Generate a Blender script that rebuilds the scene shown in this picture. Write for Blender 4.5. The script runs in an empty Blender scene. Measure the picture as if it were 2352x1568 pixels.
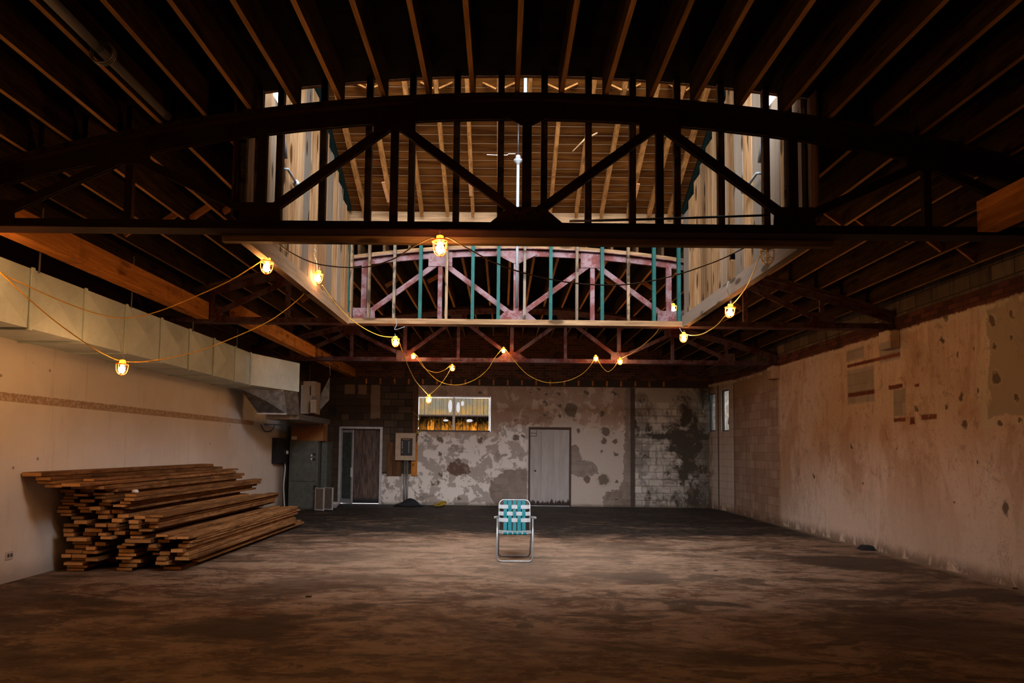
import bpy, math, random
from mathutils import Vector, Matrix
random.seed(7)
R = random.random
def U(a, b): return a + (b - a) * random.random()
sc = bpy.context.scene
C = sc.collection

# ------------------------------------------------------------------ camera
PITCH, YAW, ROLL, SX, SY, FP = 0.0611, -0.0061, 0.0113, -31.72, 151.51, 1568.0
CAM = Vector((0, 0, 1.6))
F0 = Vector((math.sin(YAW), math.cos(YAW), 0)); R0 = Vector((math.cos(YAW), -math.sin(YAW), 0)); U0 = Vector((0, 0, 1))
F2 = F0 * math.cos(PITCH) + U0 * math.sin(PITCH); U2 = -F0 * math.sin(PITCH) + U0 * math.cos(PITCH)
R3 = R0 * math.cos(ROLL) + U2 * math.sin(ROLL); U3 = -R0 * math.sin(ROLL) + U2 * math.cos(ROLL)
cd = bpy.data.cameras.new('camera'); cam = bpy.data.objects.new('camera', cd); C.objects.link(cam)
cd.sensor_width = 36; cd.lens = 24.0; cd.shift_x = -SX / 2352; cd.shift_y = SY / 2352; cd.clip_end = 200
cam.matrix_world = Matrix(((R3.x, U3.x, -F2.x, CAM.x), (R3.y, U3.y, -F2.y, CAM.y), (R3.z, U3.z, -F2.z, CAM.z), (0, 0, 0, 1)))
sc.camera = cam

# ------------------------------------------------------------------ world, daylight, exposure
SKY = 4.5          # hazy sky all round
GLOW = 54.0        # brighter part of the sky, behind the viewpoint, where the skylight glass faces
BULB = 370.0
BULB_COL = (1.0, 0.46, 0.155)
w = bpy.data.worlds.new('sky'); sc.world = w; w.use_nodes = True
nt = w.node_tree; bgn = nt.nodes['Background']; bgn.inputs[0].default_value = (0.98, 0.965, 0.985, 1)
_tc = nt.nodes.new('ShaderNodeTexCoord'); _d = nt.nodes.new('ShaderNodeVectorMath'); _d.operation = 'DOT_PRODUCT'; _d.inputs[1].default_value = (0, -math.cos(math.radians(42)), math.sin(math.radians(42)))
nt.links.new(_tc.outputs['Generated'], _d.inputs[0])
_m = nt.nodes.new('ShaderNodeMath'); _m.operation = 'MAXIMUM'; _m.inputs[1].default_value = 0; nt.links.new(_d.outputs['Value'], _m.inputs[0])
_p = nt.nodes.new('ShaderNodeMath'); _p.operation = 'POWER'; _p.inputs[1].default_value = 2.4; nt.links.new(_m.outputs[0], _p.inputs[0])
_a = nt.nodes.new('ShaderNodeMath'); _a.operation = 'MULTIPLY_ADD'; _a.inputs[1].default_value = GLOW; _a.inputs[2].default_value = SKY; nt.links.new(_p.outputs[0], _a.inputs[0]); nt.links.new(_a.outputs[0], bgn.inputs[1])
w.cycles.sampling_method = 'MANUAL'; w.cycles.sample_map_resolution = 512
def portal(name, loc, target, sx, sy):
    l = bpy.data.lights.new(name, 'AREA'); l.shape = 'RECTANGLE'; l.size = sx; l.size_y = sy; l.cycles.is_portal = True
    o = bpy.data.objects.new(name, l); C.objects.link(o); o.location = loc
    o.rotation_euler = (Vector(target) - Vector(loc)).to_track_quat('-Z', 'Y').to_euler()
portal('skylight_portal', (0.185, 6.42, 6.30), (0.185, 9, 6.30), 5.15, 2.2)
portal('skylight_side_portal', (-2.62, 7.05, 5.9), (0, 7.05, 5.9), 1.2, 1.6)
portal('skylight_side_portal', (2.99, 7.05, 5.9), (0, 7.05, 5.9), 1.2, 1.6)
portal('window_portal', (-1.39, 19.9, 2.59), (-1.39, 10, 2.59), 2.1, 1.0)
vs = sc.view_settings; vs.view_transform = 'Standard'; vs.look = 'None'; vs.gamma = 1; vs.use_curve_mapping = False; vs.exposure = 0.4
cy = sc.cycles; cy.use_denoising = True; cy.max_bounces = 7; cy.diffuse_bounces = 5; cy.transparent_max_bounces = 12
cy.sample_clamp_indirect = 6; cy.caustics_reflective = False; cy.caustics_refractive = False

# ------------------------------------------------------------------ points in the place from sight lines at a known plane
def ray(x, y): return F2 + R3 * ((x - 1176 - SX) / FP) + U3 * ((784 + SY - y) / FP)
def aY(x, y, Y): d = ray(x, y); return CAM + d * (Y / d.y)
def aX(x, y, X): d = ray(x, y); return CAM + d * (X / d.x)
def aZ(x, y, Z): d = ray(x, y); return CAM + d * ((Z - 1.6) / d.z)
XL, XR, YB = -5.69, 6.20, 19.55      # left wall, right wall, back wall
T1, T2, T3 = 6.12, 10.77, 15.40      # truss lines
SL, SR, SN, SF = -2.43, 2.80, 6.26, 10.60   # skylight well: left, right, near, far
XC = 0.2
def arc(x): return 4.86 - 0.0285 * (x - XC) ** 2     # underside of the joists

# ------------------------------------------------------------------ node helpers
class S:
    def __init__(s, nt, k): s.nt, s.k = nt, k
    def _m(s, op, *a, clamp=False):
        n = s.nt.nodes.new('ShaderNodeMath'); n.operation = op; n.use_clamp = clamp
        for i, v in enumerate((s,) + a):
            if isinstance(v, S): s.nt.links.new(v.k, n.inputs[i])
            else: n.inputs[i].default_value = v
        return S(s.nt, n.outputs[0])
    def __add__(s, o): return s._m('ADD', o)
    def __radd__(s, o): return s._m('ADD', o)
    def __sub__(s, o): return s._m('SUBTRACT', o)
    def __rsub__(s, o): return (s * -1) + o
    def __mul__(s, o): return s._m('MULTIPLY', o)
    def __rmul__(s, o): return s._m('MULTIPLY', o)
    def __truediv__(s, o): return s._m('DIVIDE', o)
    def min(s, o): return s._m('MINIMUM', o)
    def max(s, o): return s._m('MAXIMUM', o)
    def abs(s): return s._m('ABSOLUTE')
    def frac(s): return s._m('FRACT')
    def floor(s): return s._m('FLOOR')
    def pow(s, o): return s._m('POWER', o)
    def step(s, lo, hi):            # smooth 0..1 between lo and hi
        n = s.nt.nodes.new('ShaderNodeMapRange'); n.interpolation_type = 'SMOOTHSTEP'
        s.nt.links.new(s.k, n.inputs[0])
        if lo < hi: n.inputs[1].default_value = lo; n.inputs[2].default_value = hi; n.inputs[3].default_value = 0; n.inputs[4].default_value = 1
        else: n.inputs[1].default_value = hi; n.inputs[2].default_value = lo; n.inputs[3].default_value = 1; n.inputs[4].default_value = 0
        return S(s.nt, n.outputs[0])
class Mat:
    def __init__(m, name, rough=0.8, metal=0.0, spec=0.3):
        m.mat = bpy.data.materials.new(name); m.mat.use_nodes = True; m.nt = m.mat.node_tree
        m.b = m.nt.nodes['Principled BSDF']; m.b.inputs['Roughness'].default_value = rough; m.b.inputs['Metallic'].default_value = metal
        m.b.inputs['Specular IOR Level'].default_value = spec
        m.tc = m.nt.nodes.new('ShaderNodeTexCoord'); m.oi = None
    def link(m, a, b): m.nt.links.new(a.k if isinstance(a, S) else a, b)
    def rnd(m):
        if not m.oi: m.oi = m.nt.nodes.new('ShaderNodeObjectInfo')
        return S(m.nt, m.oi.outputs['Random'])
    def obj(m): return S(m.nt, m.tc.outputs['Object'])
    def pos(m):
        g = m.nt.nodes.new('ShaderNodeNewGeometry'); return S(m.nt, g.outputs['Position'])
    def sep(m, v):
        n = m.nt.nodes.new('ShaderNodeSeparateXYZ'); m.link(v, n.inputs[0]); return [S(m.nt, n.outputs[i]) for i in range(3)]
    def comb(m, x, y, z=0.0):
        n = m.nt.nodes.new('ShaderNodeCombineXYZ')
        for i, v in enumerate((x, y, z)):
            if isinstance(v, S): m.link(v, n.inputs[i])
            else: n.inputs[i].default_value = v
        return S(m.nt, n.outputs[0])
    def vm(m, op, a, b, out=0):
        n = m.nt.nodes.new('ShaderNodeVectorMath'); n.operation = op
        for i, v in enumerate((a, b)):
            if isinstance(v, S): m.link(v, n.inputs[i])
            elif v is not None: n.inputs[i].default_value = v
        return S(m.nt, n.outputs[out])
    def noise(m, v, scale, detail=5, rough=0.6, dist=0.0, sc3=None):
        if sc3: v = m.vm('MULTIPLY', v, sc3)
        n = m.nt.nodes.new('ShaderNodeTexNoise'); m.link(v, n.inputs['Vector']); n.inputs['Scale'].default_value = scale
        n.inputs['Detail'].default_value = detail; n.inputs['Roughness'].default_value = rough; n.inputs['Distortion'].default_value = dist
        return S(m.nt, n.outputs[0])
    def voro(m, v, scale, sc3=None, out='Distance', rand=1.0):
        if sc3: v = m.vm('MULTIPLY', v, sc3)
        n = m.nt.nodes.new('ShaderNodeTexVoronoi'); m.link(v, n.inputs['Vector']); n.inputs['Scale'].default_value = scale
        n.inputs['Randomness'].default_value = rand
        return S(m.nt, n.outputs[out])
    def mix(m, f, a, b):
        n = m.nt.nodes.new('ShaderNodeMix'); n.data_type = 'RGBA'
        if isinstance(f, S): m.link(f, n.inputs[0])
        else: n.inputs[0].default_value = f
        for i, v in ((6, a), (7, b)):
            if isinstance(v, S): m.link(v, n.inputs[i])
            else: n.inputs[i].default_value = (*v, 1)
        return S(m.nt, n.outputs[2])
    def scalec(m, col, f):
        return m.vm('MULTIPLY', col if isinstance(col, S) else tuple(col), m.comb(f, f, f))
    def ell(m, p, cu, cv, ru, rv):      # distance 1.0 on the ellipse
        d = m.vm('SUBTRACT', p, (cu, cv, 0)); d = m.vm('MULTIPLY', d, (1 / ru, 1 / rv, 0)); return m.vm('LENGTH', d, None, 1)
    def box(m, u, v, u0, u1, v0, v1, s=0.02):
        a = (u - u0).min((u * -1) + u1).min((v - v0).min((v * -1) + v1)); return a.step(-s, s)
    def color(m, c):
        if isinstance(c, S): m.link(c, m.b.inputs['Base Color'])
        else: m.b.inputs['Base Color'].default_value = (*c, 1)
        return m
    def rough(m, c): m.link(c, m.b.inputs['Roughness']); return m
    def bump(m, h, strength=0.4, dist=0.02):
        n = m.nt.nodes.new('ShaderNodeBump'); n.inputs['Strength'].default_value = strength; n.inputs['Distance'].default_value = dist
        m.link(h, n.inputs['Height']); m.nt.links.new(n.outputs[0], m.b.inputs['Normal']); return m
def flat(name, col, rough=0.6, metal=0.0, spec=0.4, var=0.0, speck=0.0):
    m = Mat(name, rough, metal, spec)
    if speck:
        n = m.noise(m.obj(), 9, 6, .65); m.color(m.mix(n.step(.35, .7), tuple(c * (1 - speck) for c in col), col))
    else: m.color(col)
    return m.mat
AX = {'x': (0.06, 1, 1), 'y': (1, 0.06, 1), 'z': (1, 1, 0.06)}
def wood(name, dark, light, axis='y', fine=14.0, var=0.35, knots=0.0, rough=0.8, grey=None, stain=0.0, endgrain=None, under=None, spec=.05):
    m = Mat(name, rough, 0, spec)
    r = m.rnd(); off = m.comb(r * 37.0, r * 91.0, r * 53.0)
    v = m.vm('ADD', m.obj(), off)
    g = m.noise(v, fine, 6, .65, 1.2, AX[axis]); g2 = m.noise(v, fine * 5, 3, .5, 0, AX[axis])
    blot = m.noise(v, 1.6, 4, .6)
    f = (g * 0.8 + g2 * 0.35 + blot * 0.25 - 0.2).step(.3, .75)
    col = m.mix(f, dark, light)
    if grey: 
        rr = (r * 7.31).frac(); col = m.mix((rr.step(.35, .8) * .75 + (blot - .5) * .7)._m('ADD', 0.0, clamp=True), col, grey)
    if knots:
        k = m.voro(v, 3.4, tuple(0.5 if c < .5 else c * 1.6 for c in AX[axis])); col = m.mix(k.step(.27, .15) * knots, col, tuple(c * .22 for c in dark))
    if stain:
        s = m.noise(v, 3.2, 7, .7, .5); col = m.mix(s.step(.5, .62) * stain, col, tuple(c * .12 for c in dark))
    if under:  # paints lamplight onto the faces that look down
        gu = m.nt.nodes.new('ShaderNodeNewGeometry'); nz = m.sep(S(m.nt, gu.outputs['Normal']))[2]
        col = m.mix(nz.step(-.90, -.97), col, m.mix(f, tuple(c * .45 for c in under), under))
    if endgrain:
        ge = m.nt.nodes.new('ShaderNodeNewGeometry'); ny = m.sep(S(m.nt, ge.outputs['Normal']))[1].abs()
        col = m.mix(ny.step(.85, .95), col, m.mix(m.noise(v, 22, 4, .7), tuple(c * .7 for c in endgrain), endgrain))
    br = (r * 13.7).frac() * var + (1 - var * .5)
    m.color(m.scalec(col, br)); m.bump(g, .25, .01); return m.mat

M = {}
M['joist'] = wood('joist with lamplight painted on its underside', (.022, .011, .005), (.070, .038, .018), 'y', 12, .4, .5, stain=.3, under=(.52, .28, .11), spec=.03)  # bright underside and near-black sides: lamplight from below painted into the wood
M['deck'] = wood('dark roof deck boards', (.006, .004, .003), (.014, .009, .006), 'x', 8, .2, spec=.02)
M['beam'] = wood('orange timber', (.36, .13, .025), (.66, .28, .065), 'y', 10, .25, .6, stain=.3)
M['header'] = wood('pale new header timber', (.09, .050, .024), (.19, .118, .065), 'x', 12, .25, .8)
M['headery'] = wood('pale skylight beam timber', (.11, .062, .030), (.22, .14, .08), 'y', 12, .25, .8, grey=(.12, .10, .085))
M['board'] = wood('skylight wall board', (.085, .040, .015), (.215, .132, .068), 'z', 9, .75, .95, grey=(.10, .088, .075))
M['stud'] = wood('weathered stud', (.04, .025, .015), (.19, .125, .075), 'z', 14, .3, .8, grey=(.08, .071, .062), stain=.8)
M['rafter'] = wood('orange rafter', (.12, .047, .011), (.26, .118, .036), 'y', 10, .3, .5)
M['bracing'] = wood('bridging wood', (.22, .09, .035), (.42, .20, .08), 'x', 10, .4)
M['lumber'] = wood('rough brown lumber', (.11, .048, .018), (.38, .19, .080), 'y', 13, .7, .5, stain=.35, endgrain=(.80, .44, .17))
M['plydark'] = wood('dark backing boards', (.07, .035, .02), (.20, .10, .05), 'z', 8, .3)

def planks_mat():
    m = Mat('skylight roof planks', .8, 0, .03); p = m.pos(); x, y, z = m.sep(p)
    n = m.noise(p, 7, 6, .65, 1.0, (.12, 1, 1)); row = (y * (1 / .135)).frac(); idx = (y * (1 / .135)).floor()
    rr = ((idx * 12.9898)._m('SINE') * 43758.5).frac()
    c = m.mix(n.step(.3, .7), (.034, .0095, .0015), (.098, .036, .0075)); c = m.scalec(c, rr * .5 + .72)
    seam = row.step(.05, .01).max(row.step(.95, .99)); hl = row.step(.05, .07) * row.step(.12, .08)
    c = m.mix(seam * .8, c, (.02, .01, .005)); c = m.mix(hl * .4, c, (.6, .42, .26)); m.color(c); return m.mat
M['planks'] = planks_mat()

def steel(name, base, pale, amt):
    m = Mat(name, .62, 0, .06); v = m.pos(); n = m.noise(v, 4, 7, .7); n2 = m.noise(v, 26, 5, .7)
    c = m.mix(n.step(.42, .58) * amt, base, pale); c = m.mix(n2.step(.60, .72) * .6, c, tuple(b * .35 for b in base)); m.color(c); return m.mat
M['redsteel'] = steel('red oxide truss steel', (.068, .019, .017), (.125, .088, .098), .75)
M['shadedsteel'] = steel('truss steel with painted shade', (.022, .008, .006), (.03, .016, .013), .5)  # darker copy of the red truss steel, shade painted into its colour
M['rivet'] = flat('rivet heads', (.10, .02, .02), .5)
M['greensteel'] = steel('green painted stud', (.006, .036, .033), (.012, .058, .051), .5)
M['darkgreen'] = flat('dark green flashing', (.004, .010, .009), .6, 0, .05)
M['galv'] = None
def galv():
    m = Mat('galvanised duct', .5, .1, .5); v = m.pos(); n = m.noise(v, 1.8, 6, .65); n2 = m.noise(v, 30, 3, .6)
    c = m.mix(n.step(.35, .7), (.50, .61, .61), (.64, .76, .77)); c = m.mix(n2.step(.62, .7) * .25, c, (.12, .10, .07)); m.color(c); m.rough(n * .3 + .32); return m.mat
M['galv'] = galv()
M['shinygalv'] = flat('bright galvanised sheet', (.42, .42, .42), .28, .8, speck=.5)
M['chrome'] = flat('aluminium tube', (.24, .25, .27), .3, .3)
M['white'] = flat('white plastic', (.78, .79, .80), .5)
M['whitepipe'] = flat('white conduit', (.11, .12, .13), .45)
M['teal'] = flat('teal webbing', (.0, .105, .13), .5, 0, .12)
M['webwhite'] = flat('white webbing', (.27, .28, .30), .5, 0, .12)
M['black'] = flat('black plastic', (.012, .012, .014), .45)
M['panelblack'] = flat('black steel', (.010, .011, .016), .5)
M['beige'] = flat('beige enamel', (.46, .34, .24), .5, speck=.15)
M['red'] = flat('red plastic', (.75, .02, .015), .4)
M['furnace'] = flat('grey green enamel', (.105, .115, .105), .45, speck=.3)
M['card'] = flat('brown cardboard', (.30, .13, .045), .9, speck=.2)
M['label'] = flat('paper label', (.65, .63, .6), .7)
M['cable'] = flat('yellow cable', (.62, .34, .03), .45)
M['darkcable'] = flat('dark cable', (.09, .055, .02), .5)
M['hose'] = flat('coiled yellow cable', (.33, .22, .02), .6)
M['wire'] = flat('hanger wire', (.45, .45, .45), .4, .5)
M['conduit'] = flat('grey conduit', (.20, .19, .19), .4, .5)
M['frame'] = flat('weathered aluminium frame', (.55, .55, .58), .45, .3, speck=.25)
M['darkframe'] = flat('dark steel sash', (.05, .045, .05), .5, .2)
M['bowl'] = flat('chipped white enamel', (.48, .46, .48), .5, speck=.25)
M['tarp'] = flat('black cloth', (.012, .013, .018), .8)
M['filter'] = flat('filter mesh', (.17, .12, .09), .8, speck=.3)

def cage_mat(name, col, lit):
    m = Mat(name, .5); m.color(col)
    t = m.nt.nodes.new('ShaderNodeBsdfTranslucent'); t.inputs[0].default_value = (*col, 1)
    mx = m.nt.nodes.new('ShaderNodeMixShader'); mx.inputs[0].default_value = .45
    m.nt.links.new(m.b.outputs[0], mx.inputs[1]); m.nt.links.new(t.outputs[0], mx.inputs[2])
    m.nt.links.new(mx.outputs[0], m.nt.nodes['Material Output'].inputs[0]); return m.mat
M['cage'] = cage_mat('yellow lamp guard', (.95, .40, .05), True)
def emis(name, col, s):
    m = Mat(name); m.b.inputs['Base Color'].default_value = (*col, 1); m.b.inputs['Emission Color'].default_value = (*col, 1); m.b.inputs['Emission Strength'].default_value = s; return m.mat
M['bulb'] = emis('lit bulb', BULB_COL, BULB)
def clearglass(name, tint, mixf, rough=.05):
    m = Mat(name); t = m.nt.nodes.new('ShaderNodeBsdfTransparent'); t.inputs[0].default_value = (*tint, 1)
    g = m.nt.nodes.new('ShaderNodeBsdfGlossy'); g.inputs['Roughness'].default_value = rough
    mx = m.nt.nodes.new('ShaderNodeMixShader'); mx.inputs[0].default_value = mixf
    m.nt.links.new(t.outputs[0], mx.inputs[1]); m.nt.links.new(g.outputs[0], mx.inputs[2])
    m.nt.links.new(mx.outputs[0], m.nt.nodes['Material Output'].inputs[0]); return m.mat
M['glass'] = clearglass('clear glass', (.93, .95, .95), .06)
M['bulbglass'] = clearglass('clear bulb glass', (.9, .88, .82), .15)

# --- floor
def floor_mat():
    m = Mat('stained concrete floor', .75, 0, .35); p = m.pos(); x, y, z = m.sep(p)
    wv = m.noise(p, .9, 5, .6); wob = (wv - .5)
    a = m.noise(p, 1.1, 9, .68, .6, (.75, 1, 1)); b = m.noise(p, 5.5, 8, .72, .4, (.7, 1.2, 1)); c3 = m.noise(p, 26, 5, .7)
    n1 = m.noise(p, 2.0, 10, .68, .5, (.7, 1.2, 1)); n2 = m.noise(p, .42, 10, .66, .6, (.8, 1.2, 1)); n3 = m.noise(m.vm('ADD', p, (31, 7, 0)), 1.5, 10, .72, .8, (.7, 1.3, 1)); n4 = m.noise(p, 8, 8, .72, .3, (.7, 1.3, 1))
    c = m.mix(n1.step(.38, .60), (.090, .042, .021), (.235, .152, .102))
    c = m.mix(n4.step(.50, .60) * .5, c, (.29, .20, .145))
    c = m.mix(n2.step(.50, .60) * .72, c, (.040, .020, .011))
    c = m.mix(n3.step(.52, .585) * .75, c, (.032, .017, .010))
    c = m.mix(b.step(.54, .62) * .6, c, (.035, .019, .012))
    c = m.mix(c3.step(.58, .66) * .55, c, (.045, .026, .016))
    fine = m.noise(p, 70, 3, .6); c = m.mix(fine.step(.67, .72) * .6, c, (.5, .38, .28))
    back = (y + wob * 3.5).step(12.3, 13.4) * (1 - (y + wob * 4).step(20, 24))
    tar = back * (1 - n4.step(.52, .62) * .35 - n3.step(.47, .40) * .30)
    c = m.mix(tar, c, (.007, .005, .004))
    P2 = m.comb(x + wob * 1.6, y + (a - .5) * 2.2)
    d = None
    for (px, py, rx, ry, k) in [(1440, 1325, .62, .42, 1), (1950, 1290, 1.0, .55, 1), (2050, 1225, 1.4, .6, 1), (1640, 1390, .5, .28, 1), (2230, 1370, 1.0, .4, 1), (500, 1440, .55, .30, 1), (185, 1382, .55, .22, 1), (1230, 1282, .32, .10, 1), (640, 1430, .3, .22, 1)]:
        q = aZ(px, py, 0); e = m.ell(P2, q.x, q.y, rx, ry); d = e if d is None else d.min(e)
    c = m.mix(d.step(1.15, .6) * .85, c, (.035, .022, .016))
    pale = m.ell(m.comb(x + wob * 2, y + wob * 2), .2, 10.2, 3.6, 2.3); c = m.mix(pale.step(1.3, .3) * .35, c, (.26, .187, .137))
    edge = ((x * -1) + XR + wob * .1).step(.22, .05); c = m.mix(edge * .5, c, (.36, .27, .20))
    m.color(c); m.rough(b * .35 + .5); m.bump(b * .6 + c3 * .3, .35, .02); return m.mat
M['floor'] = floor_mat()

# --- left wall: off-white plaster, a bare strip, smears of dirt
def left_mat():
    m = Mat('white left wall', .85, 0, .2); p = m.pos(); x, y, z = m.sep(p)
    a = m.noise(p, .8, 6, .6); b = m.noise(p, 3.5, 7, .7, .4, (1, 1, .5)); s = m.noise(p, 9, 6, .7, 0, (1, 1, .08)); f = m.noise(p, 30, 4, .7)
    c = m.mix(a.step(.3, .7), (.76, .71, .67), (.86, .82, .79)); c = m.mix(s.step(.55, .75) * .35, c, (.42, .34, .28)); c = m.mix(b.step(.66, .74) * .45, c, (.38, .30, .24))
    v = m.voro(p, 2.3); c = m.mix(v.step(.06, .03) * .7, c, (.12, .09, .07))
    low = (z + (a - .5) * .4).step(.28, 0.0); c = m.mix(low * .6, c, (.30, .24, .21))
    strip = m.box(y, z + (f - .5) * .012, 3.0, 15.6, 2.085, 2.185, .004)
    sc2 = m.mix(f.step(.45, .6), (.42, .30, .21), (.62, .50, .41)); c = m.mix(strip, c, sc2)
    top = z.step(3.42, 3.5); br = m.noise(p, 12, 4, .6, 0, (1, .4, 2.5)); c = m.mix(top, c, m.mix(br, (.03, .015, .01), (.10, .05, .03)))
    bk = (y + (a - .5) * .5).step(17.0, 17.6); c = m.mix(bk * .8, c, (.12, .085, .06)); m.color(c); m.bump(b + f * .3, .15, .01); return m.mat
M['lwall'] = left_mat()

def brickpat(m, u, v, bw, bh, mort):           # 1 on mortar lines, plus a per brick random
    row = v / bh; ri = row.floor(); uu = u / bw + (ri * .5)
    fu, fv = uu.frac(), row.frac(); du = (fu - .5).abs(); dv = (fv - .5).abs()
    line = ((du - (.5 - mort / bw)).step(0, mort / bw * .6)).max((dv - (.5 - mort / bh)).step(0, mort / bh * .6))
    rr = ((uu.floor() * 12.9898 + ri * 78.233)._m('SINE') * 43758.5).frac(); return line, rr

def right_mat():
    m = Mat('scarred right wall plaster', .88, 0, .2); p = m.pos(); x, y, z = m.sep(p)
    a = m.noise(p, .55, 7, .62, .3); b = m.noise(p, 2.6, 8, .7, .6, (1, 1, .45)); s = m.noise(p, 7, 7, .7, 0, (1, 1, .10)); f = m.noise(p, 26, 5, .7)
    w1, w2 = (b - .5) * .25, (f - .5) * .06
    c = m.mix(a.step(.3, .7), (.60, .43, .33), (.70, .57, .48)); c = m.mix(b.step(.5, .72) * .5, c, (.44, .27, .17)); a2 = m.noise(m.vm('ADD', p, (0, 13, 5)), .7, 8, .65, .5, (1, 1, .7)); s2 = m.noise(p, 2.2, 9, .7, .4, (1, 1, .30))
    c = m.mix(a2.step(.50, .60) * .6, c, (.42, .235, .125)); c = m.mix(s.step(.50, .64) * .22, c, (.33, .205, .135)); c = m.mix(s2.step(.53, .62) * .42, c, (.33, .205, .135)); c = m.mix(s2.step(.47, .36) * .4, c, (.68, .57, .49)); b5 = m.noise(p, 4.5, 9, .72, .5); c = m.mix(b5.step(.55, .63) * .45, c, (.27, .165, .11)); c = m.mix(b5.step(.40, .34) * .35, c, (.72, .60, .50))
    c = m.mix(f.step(.56, .66) * .4, c, (.20, .13, .09))
    low = (z + w1 * 2).step(1.5, .3); c = m.mix(low * .55, c, (.60, .51, .445))
    # smooth grey-brown coat at the near end, cream torn edge
    g = ((y * -1) + 8.72 + w1 * 2.2).min(z - 2.06 + w1 * 1.2); c = m.mix(g.step(-.16, -.02) * (1 - g.step(0, .03)) * b.step(.42, .55), c, (.62, .53, .42)); c = m.mix(g.step(0, .03), c, (.40, .325, .25))
    cr = m.noise(p, 1.7, 6, .7, .5); c = m.mix(cr.step(.655, .675) * .7, c, (.62, .54, .45))
    # blocks showing through
    w3 = (m.noise(p, 7, 5, .6) - .5) * .22; P = m.comb(y + w3, z + w3)
    line, rr = brickpat(m, y, z, .40, .20, .012)
    blk = m.mix(line * .6, m.mix(rr, (.27, .235, .215), (.36, .325, .31)), (.20, .16, .14))
    def bx(px0, px1, pc, pt, pb, s=.02):
        q0, q1 = aX(px0, pc, XR).y, aX(px1, pc, XR).y; zt, zb = aX((px0 + px1) / 2, pt, XR).z, aX((px0 + px1) / 2, pb, XR).z
        return m.box(y + w2, z + w2, min(q0, q1), max(q0, q1), min(zt, zb), max(zt, zb), s)
    k = bx(1946, 2008, 880, 845, 925, .03).max(bx(2020, 2068, 810, 788, 828, .03)).max(bx(2052, 2080, 910, 893, 955, .03)).max(bx(1944,1985,820,800,826,.03))
    c = m.mix(k * .8, c, blk)
    line2, r2 = brickpat(m, y, z, .20, .068, .008); brk = m.mix(line2, m.mix(r2, (.13, .035, .022), (.24, .07, .04)), (.10, .07, .055))
    k = None
    for t in [(1946, 2068, 826, 823, 831), (1948, 2009, 903, 898, 908), (2041, 2073, 888, 883, 893), (2053, 2080, 963, 959, 968), (2116, 2152, 957, 951, 963), (2090, 2101, 965, 957, 974), (1766, 1777, 936, 933, 939), (1768, 1784, 992, 985, 998), (2101, 2111, 884, 881, 888)]:
        q = bx(*t, .012); k = q if k is None else k.max(q)
    c = m.mix(k * b.step(.3, .42), c, brk)
    # far bay: raw block with run stains
    far = (y + w2 * 2).step(15.2, 15.4); farc = m.mix(line * .7, m.mix(rr, (.27, .17, .125), (.40, .29, .235)), (.16, .10, .075)); farc = m.mix(s.step(.45, .65) * .6, farc, (.17, .10, .07))
    tp = (z + w2).step(3.05, 3.12); farc = m.mix(tp * .7, farc, (.34, .23, .15)); c = m.mix(far * .85, c, farc)
    _A = Vector((XR, 18.2, 0)); _dr = (Vector((5.90, 19.56, 0)) - _A).normalized(); _nr = Vector((-_dr.y, _dr.x, 0)); _d = ray(1650, 1000); _yj = (CAM + _d * ((_A - CAM).dot(_nr) / _d.dot(_nr))).y
    pil = y.step(18.22, 18.28); c = m.mix(pil, c, m.mix(line * .4 + s.step(.5, .8) * .4, (.48, .40, .34), (.20, .15, .12))); c = m.mix((y + w2 * .3 - _yj).abs().step(.045, .02) * .85, c, (.05, .035, .028)); c = m.mix((y - 18.25).abs().step(.04, .01) * .7, c, (.07, .05, .04)); c = m.mix((y + (b - .5) * 1.2).step(19.2, 19.55) * .8, c, (.05, .04, .034))
    # holes punched in the plaster
    d = None; e2 = None
    for (hx, hy, r) in [(2278, 736, .075), (2322, 720, .055), (2171, 724, .09), (2163, 779, .05), (2201, 815, .05), (2325, 777, .035), (2283, 795, .05), (2286, 867, .10), (2209, 913, .08), (2173, 934, .05), (2216, 974, .08), (2298, 974, .05), (2335, 913, .06), (2342, 964, .05), (2106, 942, .06), (1919, 808, .04), (2237, 800, .03), (2247, 897, .04), (2310, 1167, .10), (1955, 1025, .05), (1907, 1060, .03), (1870, 1095, .05), (1982, 1110, .04), (2190, 1150, .03), (2060, 1030, .03), (2250, 1068, .03), (1838, 1102, .04)]:
        q = aX(hx, hy, XR); e = m.ell(P, q.y, q.z, r * .75, r); d = e if d is None else d.min(e)
    c = m.mix(d.step(1.35, 1.1) * (1 - d.step(1.1, .9)) * .35, c, (.60, .50, .40)); c = m.mix(d.step(1.0, .55) * .9, c, (.13, .09, .07))
    ck = m.noise(p, 2.1, 9, .8, .9, (1, 1.2, .55)); ckm = (ck - .5).abs().step(.011, .002) * a.step(.5, .62); c = m.mix(ckm * .7, c, (.10, .06, .04))
    base = (z + w1 * 2.2).step(.24, .04) * b.step(.40, .52); c = m.mix(base * .8, c, (.13, .085, .055))
    # band above the plaster
    edge = z + w1 * .35 + w2
    t2 = edge.step(3.52, 3.55); c = m.mix(edge.step(3.42, 3.5) * (1 - edge.step(3.5, 3.53)) * b.step(.42, .55), c, (.62, .52, .42))
    upl, upr = brickpat(m, y, z, .21, .075, .007); lb, rb = brickpat(m, y, z, .40, .20, .01)
    bc = m.mix(upl, m.mix(upr, (.06, .022, .014), (.14, .05, .03)), (.035, .025, .02)); hc = m.mix(lb, m.mix(rb, (.10, .075, .055), (.20, .155, .11)), (.04, .03, .02))
    hc = m.mix(s.step(.45, .7) * .6, hc, (.05, .04, .03)); up = m.mix(z.step(3.74, 3.76), bc, hc); up = m.mix(b.step(.55, .7) * .6, up, (.02, .015, .012)); c = m.mix(t2, c, up)
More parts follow.
